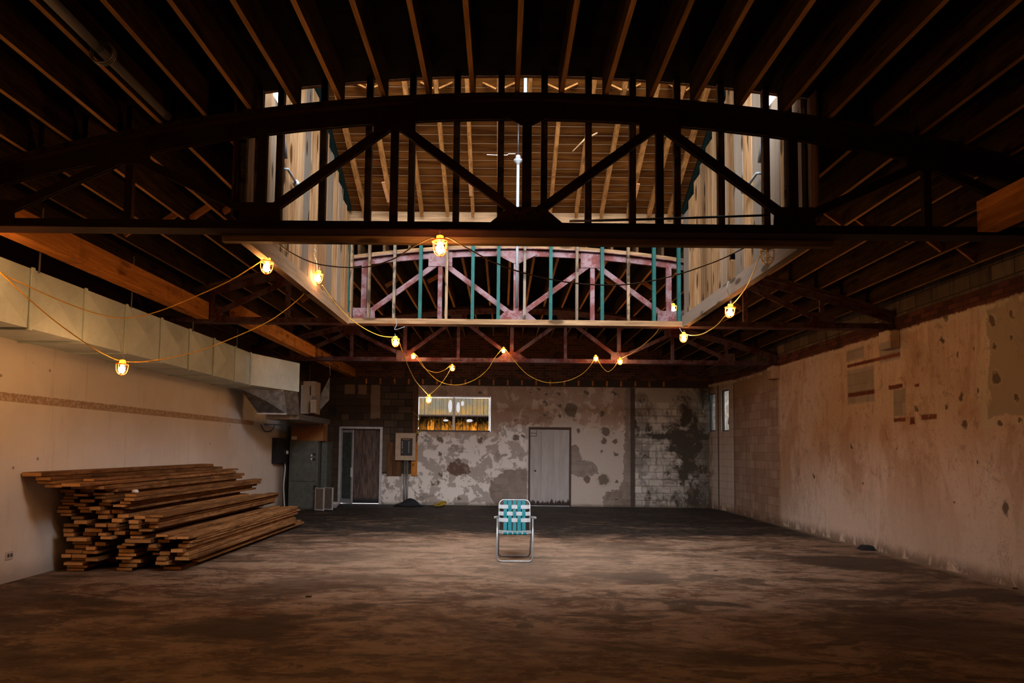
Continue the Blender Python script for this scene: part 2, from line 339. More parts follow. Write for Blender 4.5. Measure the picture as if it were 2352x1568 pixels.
    m.color(c); m.bump(b * .6 + f * .3 - d.step(1.0, .6) * .8, .3, .03); return m.mat
M['rwall'] = right_mat()

def back_mat():
    m = Mat('peeling back wall', .88, 0, .2); p = m.pos(); x, y, z = m.sep(p)
    a = m.noise(p, .9, 7, .62, .4); b = m.noise(p, 2.7, 9, .66, .35); b2 = m.noise(m.vm('ADD', p, (7.3, 0, 3.1)), 1.9, 9, .68, .35); f = m.noise(p, 24, 5, .7); s = m.noise(p, 6, 7, .7, 0, (1, 1, .15))
    w1, w2 = (b - .5) * .35, (f - .5) * .05
    def X(px, py=1050): return aY(px, py, YB).x
    def Z(py, px=1200): return aY(px, py, YB).z
    grey = m.mix(f, (.36, .315, .29), (.42, .375, .35)); white = m.mix(f, (.66, .62, .59), (.76, .72, .69)); tan = m.mix(a.step(.3, .7), (.36, .26, .205), (.44, .34, .285))
    low = m.mix(b.step(.47, .50), grey, white); low = m.mix(b2.step(.60, .615), low, (.30, .26, .235))
    up = m.mix((b.step(.55, .565)) * .85, tan, (.56, .48, .42)); up = m.mix(b2.step(.585, .60) * .7, up, (.25, .175, .135)); up = m.mix(m.noise(p, 4, 8, .7, 0, (1, 1, .3)).step(.52, .62) * .35, up, (.24, .175, .14))
    right = (x + w1).step(X(1205), X(1222)); hi = (z + w1 * 2.6 + (a - .5) * 2.6 - (x + 1.4).abs() * .10).step(1.86, 1.92)
    lowR = m.mix(b2.step(.565, .58) * .9, m.mix(f, (.47, .40, .355), (.53, .46, .415)), (.50, .45, .40)); low = m.mix(right, low, lowR)
    c = m.mix(hi, low, up)
    cap = (z + w1 * .5).step(2.25, 2.3); sc_ = m.mix(b.step(.5, .6), (.30, .235, .20), (.255, .185, .15)); 
    line, rr = brickpat(m, x, z, .40, .20, .012)
    blk = m.mix(line * .3, m.mix(rr * .5 + b.step(.35, .65) * .5, (.21, .165, .14), (.31, .265, .235)), (.13, .10, .08)); blk = m.mix(b2.step(.5, .6) * .5, blk, (.17, .125, .10))
    def bx(px0, px1, py0, py1, ww=1.0, s=.02):
        return m.box(x + w2 * ww + w1 * .25 * ww, z + w2 * ww + w1 * .25 * ww, X(px0), X(px1), Z(py1), Z(py0), s)
    w3 = (m.noise(p, 6, 6, .65) - .5) * .34; P = m.comb(x + w3, z - w3)
    kk = m.ell(P, X(1172), Z(1125), .58, .56).min(m.ell(P, X(1200), Z(1150), .42, .95)).min(m.ell(P, X(1316), Z(1050), .24, .40)).min(m.ell(P, X(1338), Z(1074), .42, .24)).min(m.ell(P, X(1420), Z(1150), .45, .34)).min(m.ell(P, X(1447), Z(1040), .17, 2.6)).min(m.ell(P, X(1452), Z(1120), .34, .6))
    c = m.mix(kk.step(1.04, .97) * m.box(x, z, -9, X(1211), -1, 9, .01).max((x * -1 + X(1310)).step(0, -.01)), c, blk); c = m.mix((kk - 1.05).abs().step(.05, .01) * .35, c, (.60, .54, .48))
    sc1 = m.ell(P, X(1053), Z(1078), .33, .19); c = m.mix(sc1.step(1.05, .95), c, m.mix(b.step(.4, .6), (.13, .085, .065), (.25, .18, .145)))
    d = None
    for (hx, hy, r) in [(250, 215, .05), (250, 293, .055), (350, 300, .055), (350, 215, .04), (240, 380, .05), (350, 382, .05), (440, 335, .20), (680, 370, .09), (710, 505, .12), (690, 575, .09), (780, 580, .08), (562, 870, .10), (690, 878, .17), (680, 662, .05), (790, 890, .05), (790, 683, .06), (195, 180, .05), (560, 205, .05), (775, 210, .05), (790, 1030, .06), (22, 560, .10), (72, 540, .045), (500, 500, .06), (130, 205, .03), (20, -10, .01)]:
        px, py = 1180 + hx / 3.36, 840 + hy / 3.36; e = m.ell(P, X(px, py), Z(py, px), r, r * 1.05); d = e if d is None else d.min(e)
    for (hx, hy, r) in [(1890, 208, .05), (1580, 565, .08), (1890, 570, .10), (1725, 735, .07), (1580, 680, .06), (2165, 420, .05), (1725, 1020, .05), (1520, 910, .04), (1570, 900, .05), (1580, 835, .05)]:
        px, py = 540 + hx / 3.36, 840 + hy / 3.36; e = m.ell(P, X(px, py), Z(py, px), r, r * 1.05); d = d.min(e)
    c = m.mix(d.step(1.35, 1.15) * .5, c, (.42, .35, .30)); c = m.mix(d.step(1.05, .8) * .9, c, (.13, .10, .08))
    # painted block to the right of the pier, black with soot towards the corner
    wl = m.mix(line * .75, m.mix(rr, (.44, .41, .375), (.64, .60, .56)), (.12, .10, .085)); wl = m.mix((z + w2).step(2.98, 3.0), wl, (.42, .37, .32))
    b3 = m.noise(p, 1.3, 10, .7, .4); b4 = m.noise(m.vm('ADD', p, (3, 0, 9)), 3.4, 8, .7, .2, (1, 1, .6))
    soot = (x + (b3 - .5) * 3.2).step(4.7, 5.8) * .8 + b3.step(.50, .60) * .55 + b4.step(.50, .60) * .5 + (z + w1 * 2).step(.5, .05) * .2
    zz = (z - 2.02 + w2).abs().step(.10, .04) * .6
    wl = m.mix((soot + zz)._m('ADD', 0.0, clamp=True), wl, m.mix(f, (.045, .038, .032), (.09, .075, .06))); wl = m.mix(b.step(.56, .64) * .35, wl, (.28, .19, .11))
    c = m.mix(x.step(X(1457), X(1459)), c, wl); c = m.mix(m.box(x + w2 * .4, z, X(1448), X(1459), -1, 3.4, .02) * .85, c, (.055, .04, .035))
    # dark block around the left door and behind the panel
    dk = m.mix(line, m.mix(rr, (.040, .028, .020), (.095, .070, .052)), (.016, .011, .008)); dk = m.mix(s.step(.5, .7) * .5, dk, (.03, .02, .015))
    lm = (x + w2).step(X(959), X(957)); c = m.mix(lm * (z + w2 * 2).step(Z(1093), Z(1090)), c, dk)
    c = m.mix((x + w2).step(X(877), X(875)), c, m.mix(.4, dk, (.06, .035, .02)))
    k = bx(788, 811, 886, 909, .6).max(bx(819, 839, 886, 909, .8)).max(bx(849, 870, 887, 965, 1.2)).max(bx(783, 799, 956, 968, 1.5) * .4).max(bx(877, 893, 1000, 1088, 2) * .35); c = m.mix(k * .95, c, (.235, .16, .115))
    # old brick above the joist pocket
    l3, r3 = brickpat(m, x, z, .21, .075, .009); bc = m.mix(l3, m.mix(r3, (.055, .020, .012), (.13, .05, .03)), (.13, .085, .055)); bc = m.mix(b.step(.5, .65) * .7, bc, (.025, .014, .01))
    c = m.mix(z.step(3.40, 3.42), c, (.05, .035, .028)); c = m.mix(z.step(3.60, 3.62), c, bc)
    c = m.mix((z + w1 * .3).step(.10, .02) * .6, c, (.10, .08, .065))
    m.color(c); m.bump(b.step(.47, .50) * .2 + f * .3 - d.step(1.05, .8), .3, .02); return m.mat
M['bwall'] = back_mat()

def door_paint():
    m = Mat('grey painted door', .6, 0, .3); p = m.pos(); x, y, z = m.sep(p); n = m.noise(p, 9, 6, .7, 0, (1, 1, .12)); f = m.noise(p, 18, 6, .75); b = m.noise(p, 5, 4, .6, 0, (2.5, 1, .4))
    c = m.mix(n.step(.3, .7), (.33, .30, .295), (.42, .385, .375)); c = m.mix(f.step(.66, .72) * .7, c, (.07, .05, .045))
    c = m.mix((z + (b - .5) * .42).step(.16, .10), c, (.03, .018, .013)); m.color(c); return m.mat
M['door'] = door_paint()
def door_rot():
    m = Mat('flaking brown and blue door', .75, 0, .3); p = m.pos(); x, y, z = m.sep(p); n = m.noise(p, 16, 7, .75, .3, (1.4, 1, .16)); n2 = m.noise(p, 5, 5, .7, 0, (1.5, 1, .3)); f = m.noise(p, 40, 4, .7)
    c = m.mix(n.step(.35, .65), (.05, .030, .026), (.17, .115, .095)); c = m.mix(n2.step(.56, .66) * n.step(.4, .55) * .8, c, (.035, .075, .12)); c = m.mix(f.step(.62, .7) * .6, c, (.24, .18, .15)); c = m.mix(z.step(.22, .08), c, (.02, .022, .026)); m.color(c); return m.mat
M['rotdoor'] = door_rot()

def pane_mat(name, upper):
    m = Mat(name); p = m.pos(); x, y, z = m.sep(p); n = m.noise(p, 3.2, 6, .7, .5); n2 = m.noise(p, 14, 6, .7, .4, (1, 1, .5))
    if upper:
        rib = ((x + 2.34) / .1065).frac(); c = m.mix(n.step(.42, .62) * .7 + (z * -1 + 2.80).step(0, .14) * .4, (.21, .20, .17), (.30, .23, .13)); c = m.mix((rib.step(.08, .02)).max(rib.step(.93, .99)) * .6, c, (.07, .065, .05))
        P = m.comb(x + (n2 - .5) * .03, z + (n2 - .5) * .03); h = m.ell(P, -1.50, 2.82, .055, .18).min(m.ell(P, -1.27, 2.79, .05, .15)).min(m.ell(P, -1.15, 2.90, .045, .07))
        c = m.mix(h.step(1.05, .98), c, (.35, .35, .36))
    else:
        rib = ((x + 2.36) / .205).frac(); k = (n2 * .9 + n * .7 + (z * -1 + 2.42) * 1.1).step(.72, 1.15); cell = ((x + 2.36) / .205).floor(); rr = ((cell * 12.9898)._m('SINE') * 43758.5).frac()
        c = m.mix(k * (rr * .6 + .4), (.028, .022, .014), (.46, .27, .08)); c = m.mix((rib.step(.05, .02)).max(rib.step(.95, .99)), c, (.001, .0008, .0006))
        P = m.comb(x + (n2 - .5) * .04, z + (n2 - .5) * .03); h = m.ell(P, -1.62, 2.41, .075, .03).min(m.ell(P, -.94, 2.41, .09, .04)); c = m.mix(h.step(1.05, .98), c, (.35, .35, .36))
    t = m.nt.nodes.new('ShaderNodeBsdfTransparent'); m.link(c, t.inputs[0]); m.nt.links.new(t.outputs[0], m.nt.nodes['Material Output'].inputs[0]); return m.mat
M['paneup'] = pane_mat('fogged ribbed glass', True); M['panelow'] = pane_mat('rust stained glass', False)
def alley():
    m = Mat('painted block beyond', .85); p = m.pos(); x, y, z = m.sep(p); line, rr = brickpat(m, y, z, .40, .20, .012); n = m.noise(p, 2, 5, .6)
    c = m.mix(line * .6, m.mix((y + (n - .5)).step(19.8, 20.6), (.10, .14, .13), (.006, .16, .20)), (.02, .03, .03)); m.color(c); return m.mat
M['alley'] = alley()

# ------------------------------------------------------------------ mesh helpers
class MB:
    def __init__(s): s.v = []; s.f = []; s.sm = []
    def add(s, vs, fs, smooth=False):
        o = len(s.v); s.v += [tuple(v) for v in vs]; s.f += [tuple(o + i for i in f) for f in fs]; s.sm += [smooth] * len(fs); return s
    def box(s, x0, x1, y0, y1, z0, z1):
        v = [(x, y, z) for z in (z0, z1) for y in (y0, y1) for x in (x0, x1)]
        return s.add(v, [(0, 2, 3, 1), (4, 5, 7, 6), (0, 1, 5, 4), (2, 6, 7, 3), (0, 4, 6, 2), (1, 3, 7, 5)])
    def bar(s, a, b, w, h, up=(0, 0, 1)):          # rectangular bar from a to b; h along up, w across
        a, b, up = Vector(a), Vector(b), Vector(up); d = (b - a).normalized(); sd = d.cross(up).normalized(); u = sd.cross(d).normalized()
        v = [p + sd * (w / 2 * i) + u * (h / 2 * j) for p in (a, b) for i, j in ((-1, -1), (1, -1), (1, 1), (-1, 1))]
        return s.add(v, [(3, 2, 1, 0), (4, 5, 6, 7), (0, 1, 5, 4), (1, 2, 6, 5), (2, 3, 7, 6), (3, 0, 4, 7)])
    def prism(s, pts, vec):                          # polygon swept along vec
        n = len(pts); vec = Vector(vec); a = [Vector(p) for p in pts]; v = a + [p + vec for p in a]
        return s.add(v, [tuple(range(n))[::-1], tuple(range(n, 2 * n))] + [(i, (i + 1) % n, n + (i + 1) % n, n + i) for i in range(n)])
    def tube(s, pts, r, n=8, closed=False):
        P = [Vector(p) for p in pts]; m = len(P); rings = []; prev = None
        for i, p in enumerate(P):
            a = P[(i - 1) % m] if (closed or i > 0) else p; b = P[(i + 1) % m] if (closed or i < m - 1) else p
            d = (b - a).normalized()
            if prev is None: u = d.orthogonal().normalized()
            else:
                u = prev - d * prev.dot(d); u = u.normalized() if u.length > 1e-6 else d.orthogonal().normalized()
            prev = u; v = d.cross(u); rr = r[i] if isinstance(r, (list, tuple)) else r
            rings.append([p + (u * math.cos(t) + v * math.sin(t)) * rr for t in [2 * math.pi * k / n for k in range(n)]])
        vs = [q for g in rings for q in g]; fs = []
        for i in range(m if closed else m - 1):
            j = (i + 1) % m
            for k in range(n): fs.append((i * n + k, i * n + (k + 1) % n, j * n + (k + 1) % n, j * n + k))
        if not closed: fs += [tuple(range(n))[::-1], tuple(range((m - 1) * n, m * n))]
        return s.add(vs, fs, True)
    def lathe(s, prof, c=(0, 0, 0), n=16):
        vs = []; fs = []; c = Vector(c); m = len(prof)
        for r, z in prof: vs += [c + Vector((r * math.cos(2 * math.pi * k / n), r * math.sin(2 * math.pi * k / n), z)) for k in range(n)]
        for i in range(m - 1):
            for k in range(n): fs.append((i * n + k, i * n + (k + 1) % n, (i + 1) * n + (k + 1) % n, (i + 1) * n + k))
        fs += [tuple(range(n))[::-1], tuple(range((m - 1) * n, m * n))]
        return s.add(vs, fs, True)
    def build(s, name, mat, parent=None, bevel=0, **kw):
        me = bpy.data.meshes.new(name); me.from_pydata(s.v, [], s.f); me.materials.append(mat); me.polygons.foreach_set('use_smooth', s.sm); me.update()
        o = bpy.data.objects.new(name, me); C.objects.link(o)
        if parent: o.parent = parent
        if bevel:
            b = o.modifiers.new('bevel', 'BEVEL'); b.width = bevel; b.segments = 1; b.limit_method = 'ANGLE'
        tag(o, **kw); return o
def tag(o, label=None, cat=None, group=None, kind=None):
    if label: o['label'] = label
    if cat: o['category'] = cat
    if group: o['group'] = group
    if kind: o['kind'] = kind
def thing(name, label, cat, loc=(0, 0, 0), group=None, rz=0):
    o = bpy.data.objects.new(name, None); C.objects.link(o); o.location = loc; o.rotation_euler = (0, 0, rz); o.empty_display_size = .1
    tag(o, label, cat, group); return o
def copy_tree(o, parent=None):
    c = o.copy(); C.objects.link(c); c.parent = parent
    for ch in [k for k in bpy.data.objects if k.parent == o]: copy_tree(ch, c)
    return c
def smooth_path(pts, n=10):
    P = [Vector(p) for p in pts]; out = []
    for i in range(len(P) - 1):
        p0 = P[max(i - 1, 0)]; p1 = P[i]; p2 = P[i + 1]; p3 = P[min(i + 2, len(P) - 1)]
        for k in range(n):
            t = k / n; out.append(.5 * ((2 * p1) + (p2 - p0) * t + (2 * p0 - 5 * p1 + 4 * p2 - p3) * t * t + (-p0 + 3 * p1 - 3 * p2 + p3) * t ** 3))
    return out + [P[-1]]
ORD = ['', 'first', 'second', 'third', 'fourth', 'fifth', 'sixth', 'seventh', 'eighth', 'ninth', 'tenth', 'eleventh', 'twelfth', 'thirteenth', 'fourteenth', 'fifteenth', 'sixteenth', 'seventeenth', 'eighteenth', 'nineteenth', 'twentieth']
def box(name, mat, x0, x1, y0, y1, z0, z1, parent=None, **kw): return MB().box(x0, x1, y0, y1, z0, z1).build(name, mat, parent, **kw)
ST = dict(kind='structure')

# ------------------------------------------------------------------ room shell
YN = -3.2
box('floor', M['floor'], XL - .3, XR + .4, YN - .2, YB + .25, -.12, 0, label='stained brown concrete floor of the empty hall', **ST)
def wall_cells(xs, zs, holes, fn):
    for i in range(len(xs) - 1):
        for j in range(len(zs) - 1):
            if any(a <= xs[i] + 1e-6 and xs[i + 1] <= b + 1e-6 and c <= zs[j] + 1e-6 and zs[j + 1] <= d + 1e-6 for a, b, c, d in holes): continue
            fn(xs[i], xs[i + 1], zs[j], zs[j + 1])
D1 = (-4.66, -3.42, 0.0, 2.20); W1 = (-2.44, -.34, 2.10, 3.10); D2 = (.76, 1.98, 0.0, 2.25)
mb = MB(); xs = sorted({XL - .3, *D1[:2], *W1[:2], *D2[:2], XR + .4}); zs = sorted({0, 2.10, 2.20, 2.25, 3.10, 5.3})
wall_cells(xs, zs, [D1, W1, D2], lambda a, b, c, d: mb.box(a, b, YB, YB + .22, c, d))
mb.build('wall_back', M['bwall'], label='peeling plaster and block back wall', **ST)
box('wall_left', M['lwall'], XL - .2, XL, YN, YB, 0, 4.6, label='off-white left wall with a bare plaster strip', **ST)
box('wall_front', M['bwall'], XL - .2, XR + .3, YN - .2, YN, 0, 5.3, **ST)
# right wall with the splayed end bay and its two window openings
A = Vector((XR, 18.2, 0)); B = Vector((5.90, 19.56, 0)); dr = (B - A).normalized(); nr = Vector((dr.y, -dr.x, 0))   # outward
if nr.x < 0: nr = -nr
def hitp(px, py): d = ray(px, py); t = (A - CAM).dot(nr) / d.dot(nr); q = CAM + d * t; return (q - A).dot(dr), q.z
w2a, w2b = sorted((hitp(1656, 940)[0], hitp(1674, 940)[0])); w3a, w3b = sorted((hitp(1627, 945)[0], hitp(1643, 945)[0]))
zt2, zb2 = hitp(1665, 895)[1], hitp(1665, 990)[1]; zt3, zb3 = hitp(1636, 903)[1], hitp(1636, 990)[1]
LEN = (B - A).length
mb = MB().box(XR, XR + .2, YN, 18.2, 0, 4.6)
def splay(a, b, c, d, t=.14, off=0.0):
    p = [A + dr * a + nr * off, A + dr * b + nr * off, A + dr * b + nr * (off + t), A + dr * a + nr * (off + t)]; return [Vector((q.x, q.y, c)) for q in p], (0, 0, d - c)
holes = [(w2a, w2b, zb2, zt2), (w3a, w3b, zb3, zt3)]
ts = sorted({0, w2a, w2b, w3a, w3b, LEN}); zs = sorted({0, zb2, zt2, zb3, zt3, 4.6})
wall_cells(ts, zs, holes, lambda a, b, c, d: mb.prism(*splay(a, b, c, d)))
mb.build('wall_right', M['rwall'], label='scarred brown plaster right wall under a brick band', **ST)
# roof deck: curved, with the skylight opening
xs = [XL - .25] + [SL + (SR - SL) * i / 10 for i in range(11)] + [XR + .3]
xl = [XL - .25 + (SL - .1 - XL + .25) * i / 7 for i in range(8)]; xr = [SR + .1 + (XR + .3 - SR - .1) * i / 7 for i in range(8)]
xs = xl + xs[2:11] + xr; ys = [YN - .1, 6.315, SF + .04, YB + .1]
mb = MB(); HJ = .305
for j in range(3):
    for i in range(len(xs) - 1):
        if j == 1 and xs[i] >= SL - .101 and xs[i + 1] <= SR + .101: continue
        a, b = xs[i], xs[i + 1]; za, zb = arc(a) + HJ, arc(b) + HJ
        mb.prism([(a, ys[j], za), (b, ys[j], zb), (b, ys[j], zb + .04), (a, ys[j], za + .04)], (0, ys[j + 1] - ys[j], 0))
mb.build('ceiling', M['deck'], label='dark plank roof deck above the joists', **ST)

# ------------------------------------------------------------------ joists
J = .4064; X0 = .105
def joist_mesh(y0, y1, w=.042):
    return MB().box(-w / 2, w / 2, y0, y1, 0, HJ)
def joists(y0, y1, where, skip, group, dx):
    first = None
    for k in range(-14, 15):
        x = X0 + k * J + dx
        if x < XL + .06 or x > XR - .06 or skip(x): continue
        n = abs(k)
        if k == 0: lab = f'rough roof joist {where}, the one on the centre line'
        else: lab = f'rough roof joist {where}, {ORD[n]} {"right" if k > 0 else "left"} of the centre line'
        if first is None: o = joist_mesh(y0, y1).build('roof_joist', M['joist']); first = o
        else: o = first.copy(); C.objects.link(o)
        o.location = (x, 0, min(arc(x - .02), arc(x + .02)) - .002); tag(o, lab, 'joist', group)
inside = lambda x: SL - .12 < x < SR + .12
joists(1.2, 6.165, 'over the foreground', lambda x: False, 'roof joists over the foreground', 0)
joists(6.20, 10.75, 'beside the skylight', inside, 'roof joists beside the skylight', .03)
joists(10.79, 15.38, 'behind the skylight', lambda x: False, 'roof joists behind the skylight', 0)
joists(15.42, YB - .01, 'over the back wall', lambda x: False, 'roof joists over the back wall', .03)

# cross bridging between joists
def bridging(Y, ks, where):
    for i, k in enumerate(ks):
        xa, xb = X0 + k * J + .055, X0 + (k + 1) * J + .005
        za, zb = arc(xa) + .03, arc(xb) + .20
        if k > 0: za, zb = arc(xa) + .20, arc(xb) + .02
        MB().bar((xa, Y, za), (xb, Y, zb), .035, .07).build('bridging_strut', M['bracing'], label=f'short diagonal bridging strut between joists {where}, {ORD[i + 1]} from the skylight', cat='strut', group='bridging struts ' + where)
bridging(8.3, [-8, -9, -10, -11, -12], 'left of the skylight')
bridging(8.3, [8, 9, 10, 11, 12, 13], 'right of the skylight')
bridging(13.0, [-4, -6, -8, -10], 'behind the skylight on the left')
bridging(13.0, [4, 6, 8, 10], 'behind the skylight on the right')

# ------------------------------------------------------------------ trusses
def plate(pts, y, t=.014): return MB().prism([(a, y, b) for a, b in pts], (0, t, 0))
def rivets(mb, pts, y):
    for (a, b) in pts:
        c = Vector((a, y, b)); n = 6
        ring = [c + Vector((math.cos(2 * math.pi * k / n) * .017, 0, math.sin(2 * math.pi * k / n) * .017)) for k in range(n)]
        mb.add(ring + [c + Vector((0, -.012, 0))], [(k, (k + 1) % n, n) for k in range(n)], True)
def truss(Y, label, mat, nail, spl):
    t = thing('roof_truss', label, 'truss', (0, 0, 0), 'steel bow trusses across the hall')
    zt = lambda x: 4.735 - .0285 * (x - XC) ** 2
    x0, x1 = XL + .01, XR - .01; zb = 3.60
    n = 28; mb = MB()
    for i in range(n):
        a = x0 + (x1 - x0) * i / n; b = x0 + (x1 - x0) * (i + 1) / n
        for yy in (-.022, .010): mb.prism([(a, Y + yy, zt(a) - .05 - spl), (b, Y + yy, zt(b) - .05 - spl), (b, Y + yy, zt(b) + .05), (a, Y + yy, zt(a) + .05)], (0, .012, 0))
        mb.prism([(a, Y - .095, zt(a) + .05), (b, Y - .095, zt(b) + .05), (b, Y - .095, zt(b) + .062), (a, Y - .095, zt(a) + .062)], (0, .19, 0))
    mb.build('top_chord', mat, t)
    mb = MB(); n = 28
    for i in range(n):
        a = x0 + (x1 - x0) * i / n; b = x0 + (x1 - x0) * (i + 1) / n
        mb.prism([(a, Y - .07, zt(a) + .064), (b, Y - .07, zt(b) + .064), (b, Y - .07, zt(b) + .122), (a, Y - .07, zt(a) + .122)], (0, .14, 0))
    mb.build('timber_nailer', nail, t)
    mb = MB()
    for yy in (-.022, .010): mb.box(x0, x1, Y + yy, Y + yy + .012, zb - .03, zb + .06)
    mb.box(x0, x1, Y - .095, Y + .095, zb - .042, zb - .03); mb.build('bottom_chord', mat, t)
    P = 1.215
    bot = [XC + k * P for k in (-4, -2, 0, 2, 4)]; top = [XC + k * P for k in (-3, -1, 1, 3)]
    for xt in top:
        for xb in (xt - P, xt + P):
            a = Vector((xt, Y, zt(xt) - .10)); b = Vector((xb, Y, zb + .09)); d = (b - a).normalized(); a += d * .06; b -= d * .10
            MB().bar(a + Vector((0, -.018, 0)), b + Vector((0, -.018, 0)), .014, .080).bar(a + Vector((0, .012, 0)), b + Vector((0, .012, 0)), .014, .080).build('diagonal', mat, t)
    for xv in bot + top:
        k = round((xv - XC) / P); w = .085 if k in (0, -2, 2) else .07
        MB().bar((xv, Y, zb + .02), (xv, Y, zt(xv) - .02), .05, w, (1, 0, 0)).build('vertical_post', mat, t)
    for xv in bot:
        ce = abs(xv - XC) < .1; hw = .34 if ce else .20; h = .20 if ce else .22
        pts = [(xv - hw, zb - .02), (xv + hw, zb - .02), (xv + hw * (.95 if not ce else .98), zb + .05), (xv + hw * (.9 if not ce else .45), zb + h), (xv - hw * (.9 if not ce else .45), zb + h), (xv - hw * (.95 if not ce else .98), zb + .05)]
        mb = plate(pts, Y - .040); rv = [(xv + dx * hw * .78, zb + dz) for dx, dz in ((-1, .02), (-.5, .02), (0, .02), (.5, .02), (1, .02), (-.45, .10), (.45, .10), (-.3, .16), (.3, .16), (0, .13))]
        g = mb.build('gusset_plate', mat, t); r = MB(); rivets(r, rv, Y - .041); r.build('rivets', M['rivet'] if Y > 8 else mat, g, kind='stuff')
    for xv in top + [XC]:
        ce = abs(xv - XC) < .1; z = zt(xv); s = -.057 * (xv - XC)
        if ce: pts = [(xv - .33, z + .05), (xv - .33, z - .03), (xv - .05, z - .17), (xv + .05, z - .17), (xv + .33, z - .03), (xv + .33, z + .05)]; rv = [(xv + q, z + .01) for q in (-.26, -.17, -.08, .08, .17, .26)] + [(xv, z - .06), (xv, z - .12)]
        else: pts = [(xv - .19, z + .05 - .19 * s), (xv - .19, z - .19), (xv + .19, z - .19), (xv + .19, z + .05 + .19 * s)]; rv = [(xv + q, z + e) for q, e in ((-.14, -.05), (-.15, -.12), (.14, -.05), (.15, -.12), (-.03, -.15), (.04, -.15), (-.08, .01), (.08, .01))]
        g = plate(pts, Y - .040).build('gusset_plate', mat, t); r = MB(); rivets(r, rv, Y - .041); r.build('rivets', M['rivet'] if Y > 8 else mat, g, kind='stuff')
    return t
truss(T1, 'steel bow truss nearest the camera, shade painted into its colour, spanning in front of the skylight', M['shadedsteel'], M['joist'], .055)
truss(T2, 'red-painted riveted steel bow truss behind the far skylight studs', M['redsteel'], M['header'], 0)
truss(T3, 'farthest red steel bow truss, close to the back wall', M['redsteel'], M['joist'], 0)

# ------------------------------------------------------------------ skylight well
ZR = lambda y: 5.40 + .47 * (SF - y)          # underside of the skylight roof
ZB0, ZB1 = 3.535, 3.715
def sidewall(side):
    left = side == 'left'; xi = SL if left else SR; sg = -1 if left else 1
    bm = MB().box(min(xi, xi + sg * .09), max(xi, xi + sg * .09), SN, SF + .04, ZB0, ZB1).build('skylight_beam', M['headery'], label=f'pale timber beam along the {side} edge of the skylight opening', cat='beam', group='timber beams edging the skylight')
    t = thing('skylight_wall', f'{side} skylight wall of upright pale boards stepping down towards the back', 'wall panel', (0, 0, 0), 'boarded side walls of the skylight')
    xa = xi + sg * .012; y = 6.345; yb = []
    while y < SF - .06:
        wd = U(.265, .30) if y > 7.4 else U(.14, .29)
        yb.append((y, min(y + wd, SF - .005))); y += wd + (.010 if y > 8 or left else .016)
    for (a, b) in yb:
        mid = (a + b) / 2
        top = ZR(b) - .10 if mid > 7.45 else (5.75 if mid < 6.95 else 5.30)
        if mid > 7.45: top -= U(0, .05)
        top = max(top, 5.05 if mid < 7.5 else 5.0)
        dxx = U(0, .012); x1 = xa + sg * dxx; x2 = x1 + sg * .038
        MB().box(min(x1, x2), max(x1, x2), a, b, ZB1 - .12 if False else ZB1 + .0, top).build('board', M['board'], t)
    # sheathing behind the boards and a dark green steel rake along the roof
    x3 = xi + sg * .075; x4 = xi + sg * .095
    MB().prism([(x3, SN - .1, 3.72), (x3, SF + .05, 3.72), (x3, SF + .05, ZR(SF) + .05), (x3, 7.62, ZR(7.62) + .05), (x3, 7.50, 5.30), (x3, 6.98, 5.30), (x3, 6.9, 5.9), (x3, SN - .1, 5.9)], (x4 - x3, 0, 0)).build('sheathing', M['plydark'], t)
    x5 = xi - sg * .012
    MB().bar((xi + sg * .02, SF - .05, ZR(SF - .05) - .055), (xi + sg * .02, 7.6, ZR(7.6) - .055), .06, .09).build('rake_angle', M['darkgreen'], t)
    # sash operator: arm, pivot and a short strut
    yy = 7.55; op = thing('sash_operator', f'white window operator arm on the {side} skylight wall', 'window operator', (0, 0, 0), 'window operator arms in the skylight')
    xo = xi - sg * .05
    MB().tube([(xo, 7.05, 5.34), (xo, 7.12, 4.95), (xo, 7.22, 4.72)], .022, 8).build('arm', M['whitepipe'], op)
    MB().tube([(xo, 6.98, 5.50), (xo, 7.05, 5.30)], .04, 8).build('gearbox', M['conduit'], op)
    MB().tube([(xi + sg * .02, 7.02, 5.40), (xo - sg * .04, 7.02, 5.40)], .035, 8).build('pivot', M['black'], op)
    MB().tube([(xi + sg * .02, 7.3, 4.64), (xo, 7.3, 4.64), (xo, 7.62, 4.60)], .016, 8).build('bracket', M['whitepipe'], op)
    MB().tube([(xo, 7.58, 4.60), (xo, 7.70, 4.59)], .04, 8).build('knob', M['conduit'], op)
sidewall('left'); sidewall('right')
# roof of the skylight: planks and rafters
t = thing('skylight_roof', 'sloping plank roof of the skylight with orange rafters below', 'roof')
a, b = 6.30, SF + .15
MB().prism([(SL - .12, a, ZR(a)), (SL - .12, b, ZR(b)), (SL - .12, b, ZR(b) + .05), (SL - .12, a, ZR(a) + .05)], (SR - SL + .24, 0, 0)).build('plank_deck', M['planks'], t)
rx = [aY(x, 507, SF).x for x in (838, 902, 969, 1028, 1086)] + [-.09, .31, .72] + [aY(x, 507, SF).x for x in (1323, 1381)] + [1.95, 2.28, 2.6]
for i, x in enumerate(rx):
    h = .15; y0, y1 = 6.42, SF - .01
    MB().prism([(x - .024, y0, ZR(y0) - h), (x - .024, y1, ZR(y1) - h), (x - .024, y1, ZR(y1) - .002), (x - .024, y0, ZR(y0) - .002)], (.048, 0, 0)).build('rafter', M['rafter'], t)
for i in range(len(rx) - 1):
    Yq = 8.55; xa, xb = rx[i] + .03, rx[i + 1] - .03; z = ZR(Yq) - .13
    m = (xa + xb) / 2
    if i % 2: MB().bar((xa, Yq, z), (m, Yq + .05, z + .11), .05, .02).build('brace', M['rafter'], t)
    else: MB().bar((m, Yq + .05, z + .11), (xb, Yq, z), .05, .02).build('brace', M['rafter'], t)
mb = MB().box(-.002, .002, 0, .38, -.03, .0)
